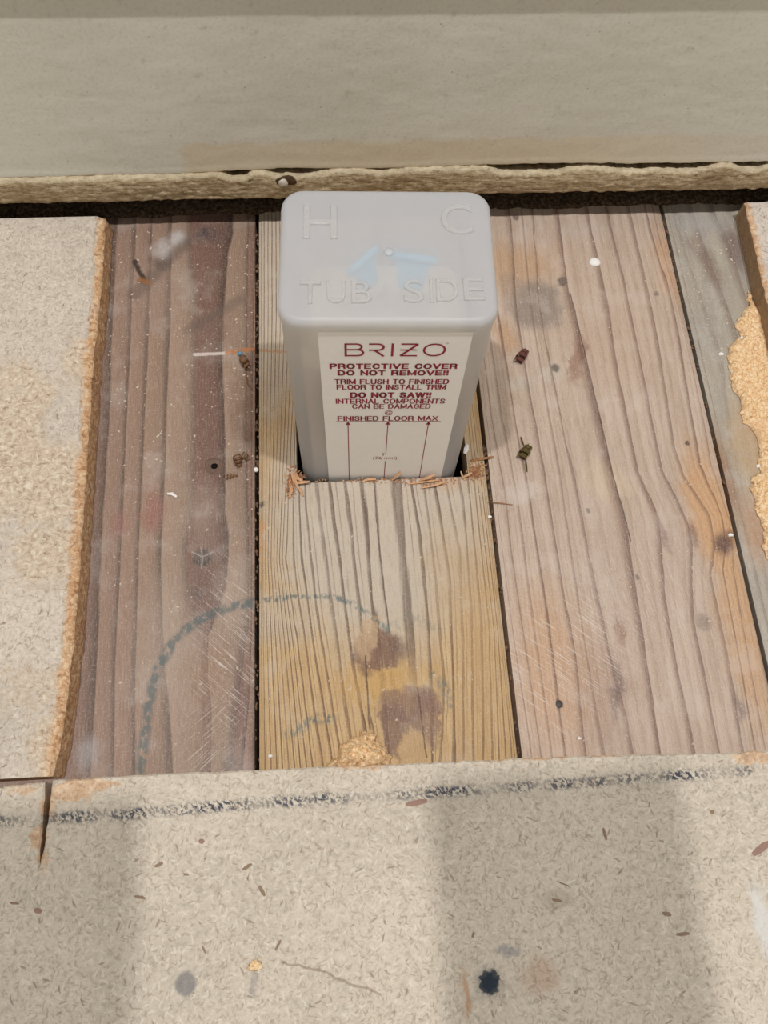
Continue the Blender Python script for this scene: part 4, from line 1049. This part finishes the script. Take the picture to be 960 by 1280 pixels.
sliver('tail', [P(*p)-np.array(o.location) for p in ((306, 458, .001), (308, 470, .0007), (309, 480, .0006), (314, 485, .0006))], .0009, M_C3, o)
dome('blue_tip', .0016, .0014, plain('blue_crumb', (92, 140, 160), .5, .3), (float(P(301, 445)[0]-o.location[0]), float(P(301, 445)[1]-o.location[1]), .003), o)
curl(296, 570, 299, 583, .0026, 3.5, .0010, M_C3, 'tan curled shaving beside the screw hole, nearer to it')
curl(303, 568, 311, 574, .0019, 2, .0009, M_C3, 'small loose tan curl right beside the joint near the screw hole')
curl(281, 597, 297, 593, .0014, 4, .0008, M_C3, 'tiny flattened tan curl lying just below the screw hole')
# screw hole and nails in the planks
def crater(px, py, r, parent, rim_mat, pit_mat, name='screw_hole'):
    p = P(px, py); k = 18; vs = []; fs = []
    prof = ((1.45, .0001), (1.15, .0010), (.95, .0009), (.75, .0004), (.52, .0003))
    for rr, z in prof:
        for i in range(k): t = 2*math.pi*i/k; vs.append((p[0]+r*rr*math.cos(t)*(1+.06*math.sin(3*t)), p[1]+r*rr*math.sin(t)*(1+.08*math.cos(2*t)), z))
    for j in range(len(prof)-1):
        for i in range(k): fs.append((j*k+i, j*k+(i+1) % k, (j+1)*k+(i+1) % k, (j+1)*k+i))
    fs.append(tuple((len(prof)-1)*k+i for i in range(k)))
    o = link(name, mesh_of(name, vs, fs), rim_mat, parent)
    o.data.materials.append(pit_mat)
    for q in o.data.polygons:
        if len(q.vertices) > 4: q.material_index = 1
    return o
M_RIM, M_PIT = plain('bruised_wood', (108, 88, 76), .8, .2, .3, 700), plain('hole_dark', (24, 20, 18), .95, .05)
crater(268, 583, .0040, plank_l, M_RIM, M_PIT)
dome('nail_head', .0020, .0003, plain('nail_dark', (58, 52, 50), .5, .4), (*P(699, 880)[:2], 0), plank_r)
# pale crumbs
M_WHITE = plain('white_plaster_crumb', (236, 232, 226), .7, .3)
tag(dome('plaster_pellet', .0042, .0022, M_WHITE, (*P(743, 328)[:2], 0), squash=.9, noise=.06), 'round white pellet on the upper pinkish plank', 'pellet')
o = sliver('paint_flake', [P(*p) for p in ((209, 617, .0008), (215, 617, .0012), (221, 621, .0008))], .0020, M_WHITE); tag(o, 'small bent white flake on the reddish-brown plank', 'flake', 'white flakes')
o = sliver('paint_flake', [P(*p) for p in ((581, 567, .004), (583, 561, .005), (584, 556, .004))], .0030, M_WHITE); tag(o, 'white flake wedged between cover and hole edge', 'flake', 'white flakes')
tag(dome('white_bead', .0016, .0018, M_WHITE, (*P(320, 587)[:2], -.0005)), 'tiny white bead caught in the joint right of the screw hole', 'bead')
for x, y, r, lb in ((901, 443, .0020, 'white crumb on the grey plank left of the orange scrap'), (913, 669, .0018, 'white crumb by the dark knot at the right joint'), (724, 923, .0014, 'white crumb on the pinkish plank near the foreground sheet'), (338, 945, .0014, 'white crumb at the lower left corner of the middle plank'), (948, 583, .0020, 'white crumb in the notch of the orange scrap'), (612, 646, .0014, 'white crumb resting in the joint below the cover'), (927, 423, .0018, 'white crumb touching the upper rim of the orange scrap')):
    tag(dome('plaster_crumb', r, r*.8, M_WHITE, (*P(x, y)[:2], 0), noise=.2, squash=.7, seg=8), lb, 'crumb', 'white plaster crumbs')
# sawdust
def scatter(n_, regions, smin, smax, zf=0.0):
    vs = []; fs = []
    for _ in range(n_):
        x0, y0, x1, y1 = random.choice(regions); p = P(random.uniform(x0, x1), random.uniform(y0, y1), zf); s1 = random.uniform(smin, smax)*random.choice((1, 1, 1, 1.6)); i = len(vs)
        if abs(p[0]-GAP_L) < .002 or abs(p[0]-GAP_C) < .002 or abs(p[0]-GAP_R) < .002: continue
        a = random.uniform(0, 6.28); e1 = np.array([math.cos(a), math.sin(a)])*s1*random.uniform(.8, 1.6); e2 = np.array([-math.sin(a), math.cos(a)])*s1*.8
        z = zf-.0001
        vs += [(p[0]-e1[0], p[1]-e1[1], z), (p[0]+e2[0], p[1]+e2[1], z), (p[0]+e1[0], p[1]+e1[1], z), (p[0]-e2[0], p[1]-e2[1], z), (p[0], p[1], z+s1*1.1)]
        fs += [(i, i+1, i+4), (i+1, i+2, i+4), (i+2, i+3, i+4), (i+3, i, i+4), (i+3, i+2, i+1, i)]
    return vs, fs
vs, fs = scatter(1150, [(135, 285, 318, 960), (135, 285, 318, 600), (640, 300, 850, 930), (330, 610, 610, 950), (700, 560, 930, 930), (850, 280, 920, 500)], .00028, .00065)
o = link('sawdust', mesh_of('sawdust', vs, fs), plain('sawdust_pale', (222, 208, 188), .8, .2)); tag(o, 'fine pale sawdust specks sprinkled over the bare planks', 'sawdust', kind='stuff')
# debris in the joints
vs = []; fs = []
for gx_, y0, y1, n_ in ((GAP_L, .04, .40, 150), (GAP_C, .04, .23, 60), (GAP_R, .14, .40, 60)):
    for _ in range(n_):
        y = random.uniform(y0, y1) if random.random() < .5 else random.uniform((y0+y1)/2, y1); x = gx_+random.uniform(-.0012, .0012); s1 = random.uniform(.0004, .0013); z = -random.uniform(.0006, .004); i = len(vs)
        for dx, dy, dz in ((-1, 0, 0), (0, 1.3, 0), (1, 0, 0), (0, -1.3, 0), (0, 0, 1), (0, 0, -1)): vs.append((x+dx*s1*.8, y+dy*s1, z+dz*s1*.7))
        fs += [(i, i+1, i+4), (i+1, i+2, i+4), (i+2, i+3, i+4), (i+3, i, i+4), (i+1, i, i+5), (i+2, i+1, i+5), (i+3, i+2, i+5), (i, i+3, i+5)]
o = link('joint_debris', mesh_of('joint_debris', vs, fs), plain('joint_dirt', (112, 88, 70), .9, .1, .4, 700)); tag(o, 'brown crumbs and dust packed into the joints between planks', 'debris', kind='stuff')
# chips pressed into the foreground sheet
M_CH1, M_CH2 = plain('red_brown_chip', (156, 126, 112), .8, .2, .1, 900), plain('brown_chip', (146, 124, 104), .8, .2, .1, 900)
for x0, y0, x1, y1, w_, mt in ((507,1006,534,1001,.0034,M_CH1),(941,1068,962,1053,.0042,M_CH1),(43,1137,52,1140,.0030,M_CH1),(168,1120,182,1123,.0020,M_CH2),(324,1107,331,1120,.0024,M_CH2),(303,1087,315,1080,.0022,M_CH2),(249,1050,255,1053,.003,M_CH1),(193,1083,204,1079,.0022,M_CH2),
    (696,1101,713,1109,.0012,M_CH2),(828,1141,839,1144,.0026,M_CH2),(690,1124,703,1127,.0020,M_CH2),(845,1168,862,1167,.0022,M_CH2),(344,1188,351,1175,.0018,M_CH2),(12,1128,24,1130,.0016,M_CH2),(754,1035,758,1050,.0022,M_CH2),(888,1013,892,1017,.003,M_CH2),(229,1092,236,1094,.0016,M_CH2),(253,1182,257,1192,.0015,M_CH2),(590,1172,593,1165,.0018,M_CH2)):
    sliver('wood_chip', [P(x0, y0, BT-.0001), P(x0*.7+x1*.3, y0*.7+y1*.3+.4, BT-.0001), P(x0*.3+x1*.7, y0*.3+y1*.7-.3, BT-.0001), P(x1, y1, BT-.0001)], w_*.95, mt, pf)
tag(dome('fibre_crumb', .0036, .002, M_FIBRE, (*P(319, 1207, BT)[:2], BT-.0002), noise=.25, seg=9, squash=.7), 'small orange fibre crumb lying on the foreground sheet', 'crumb')
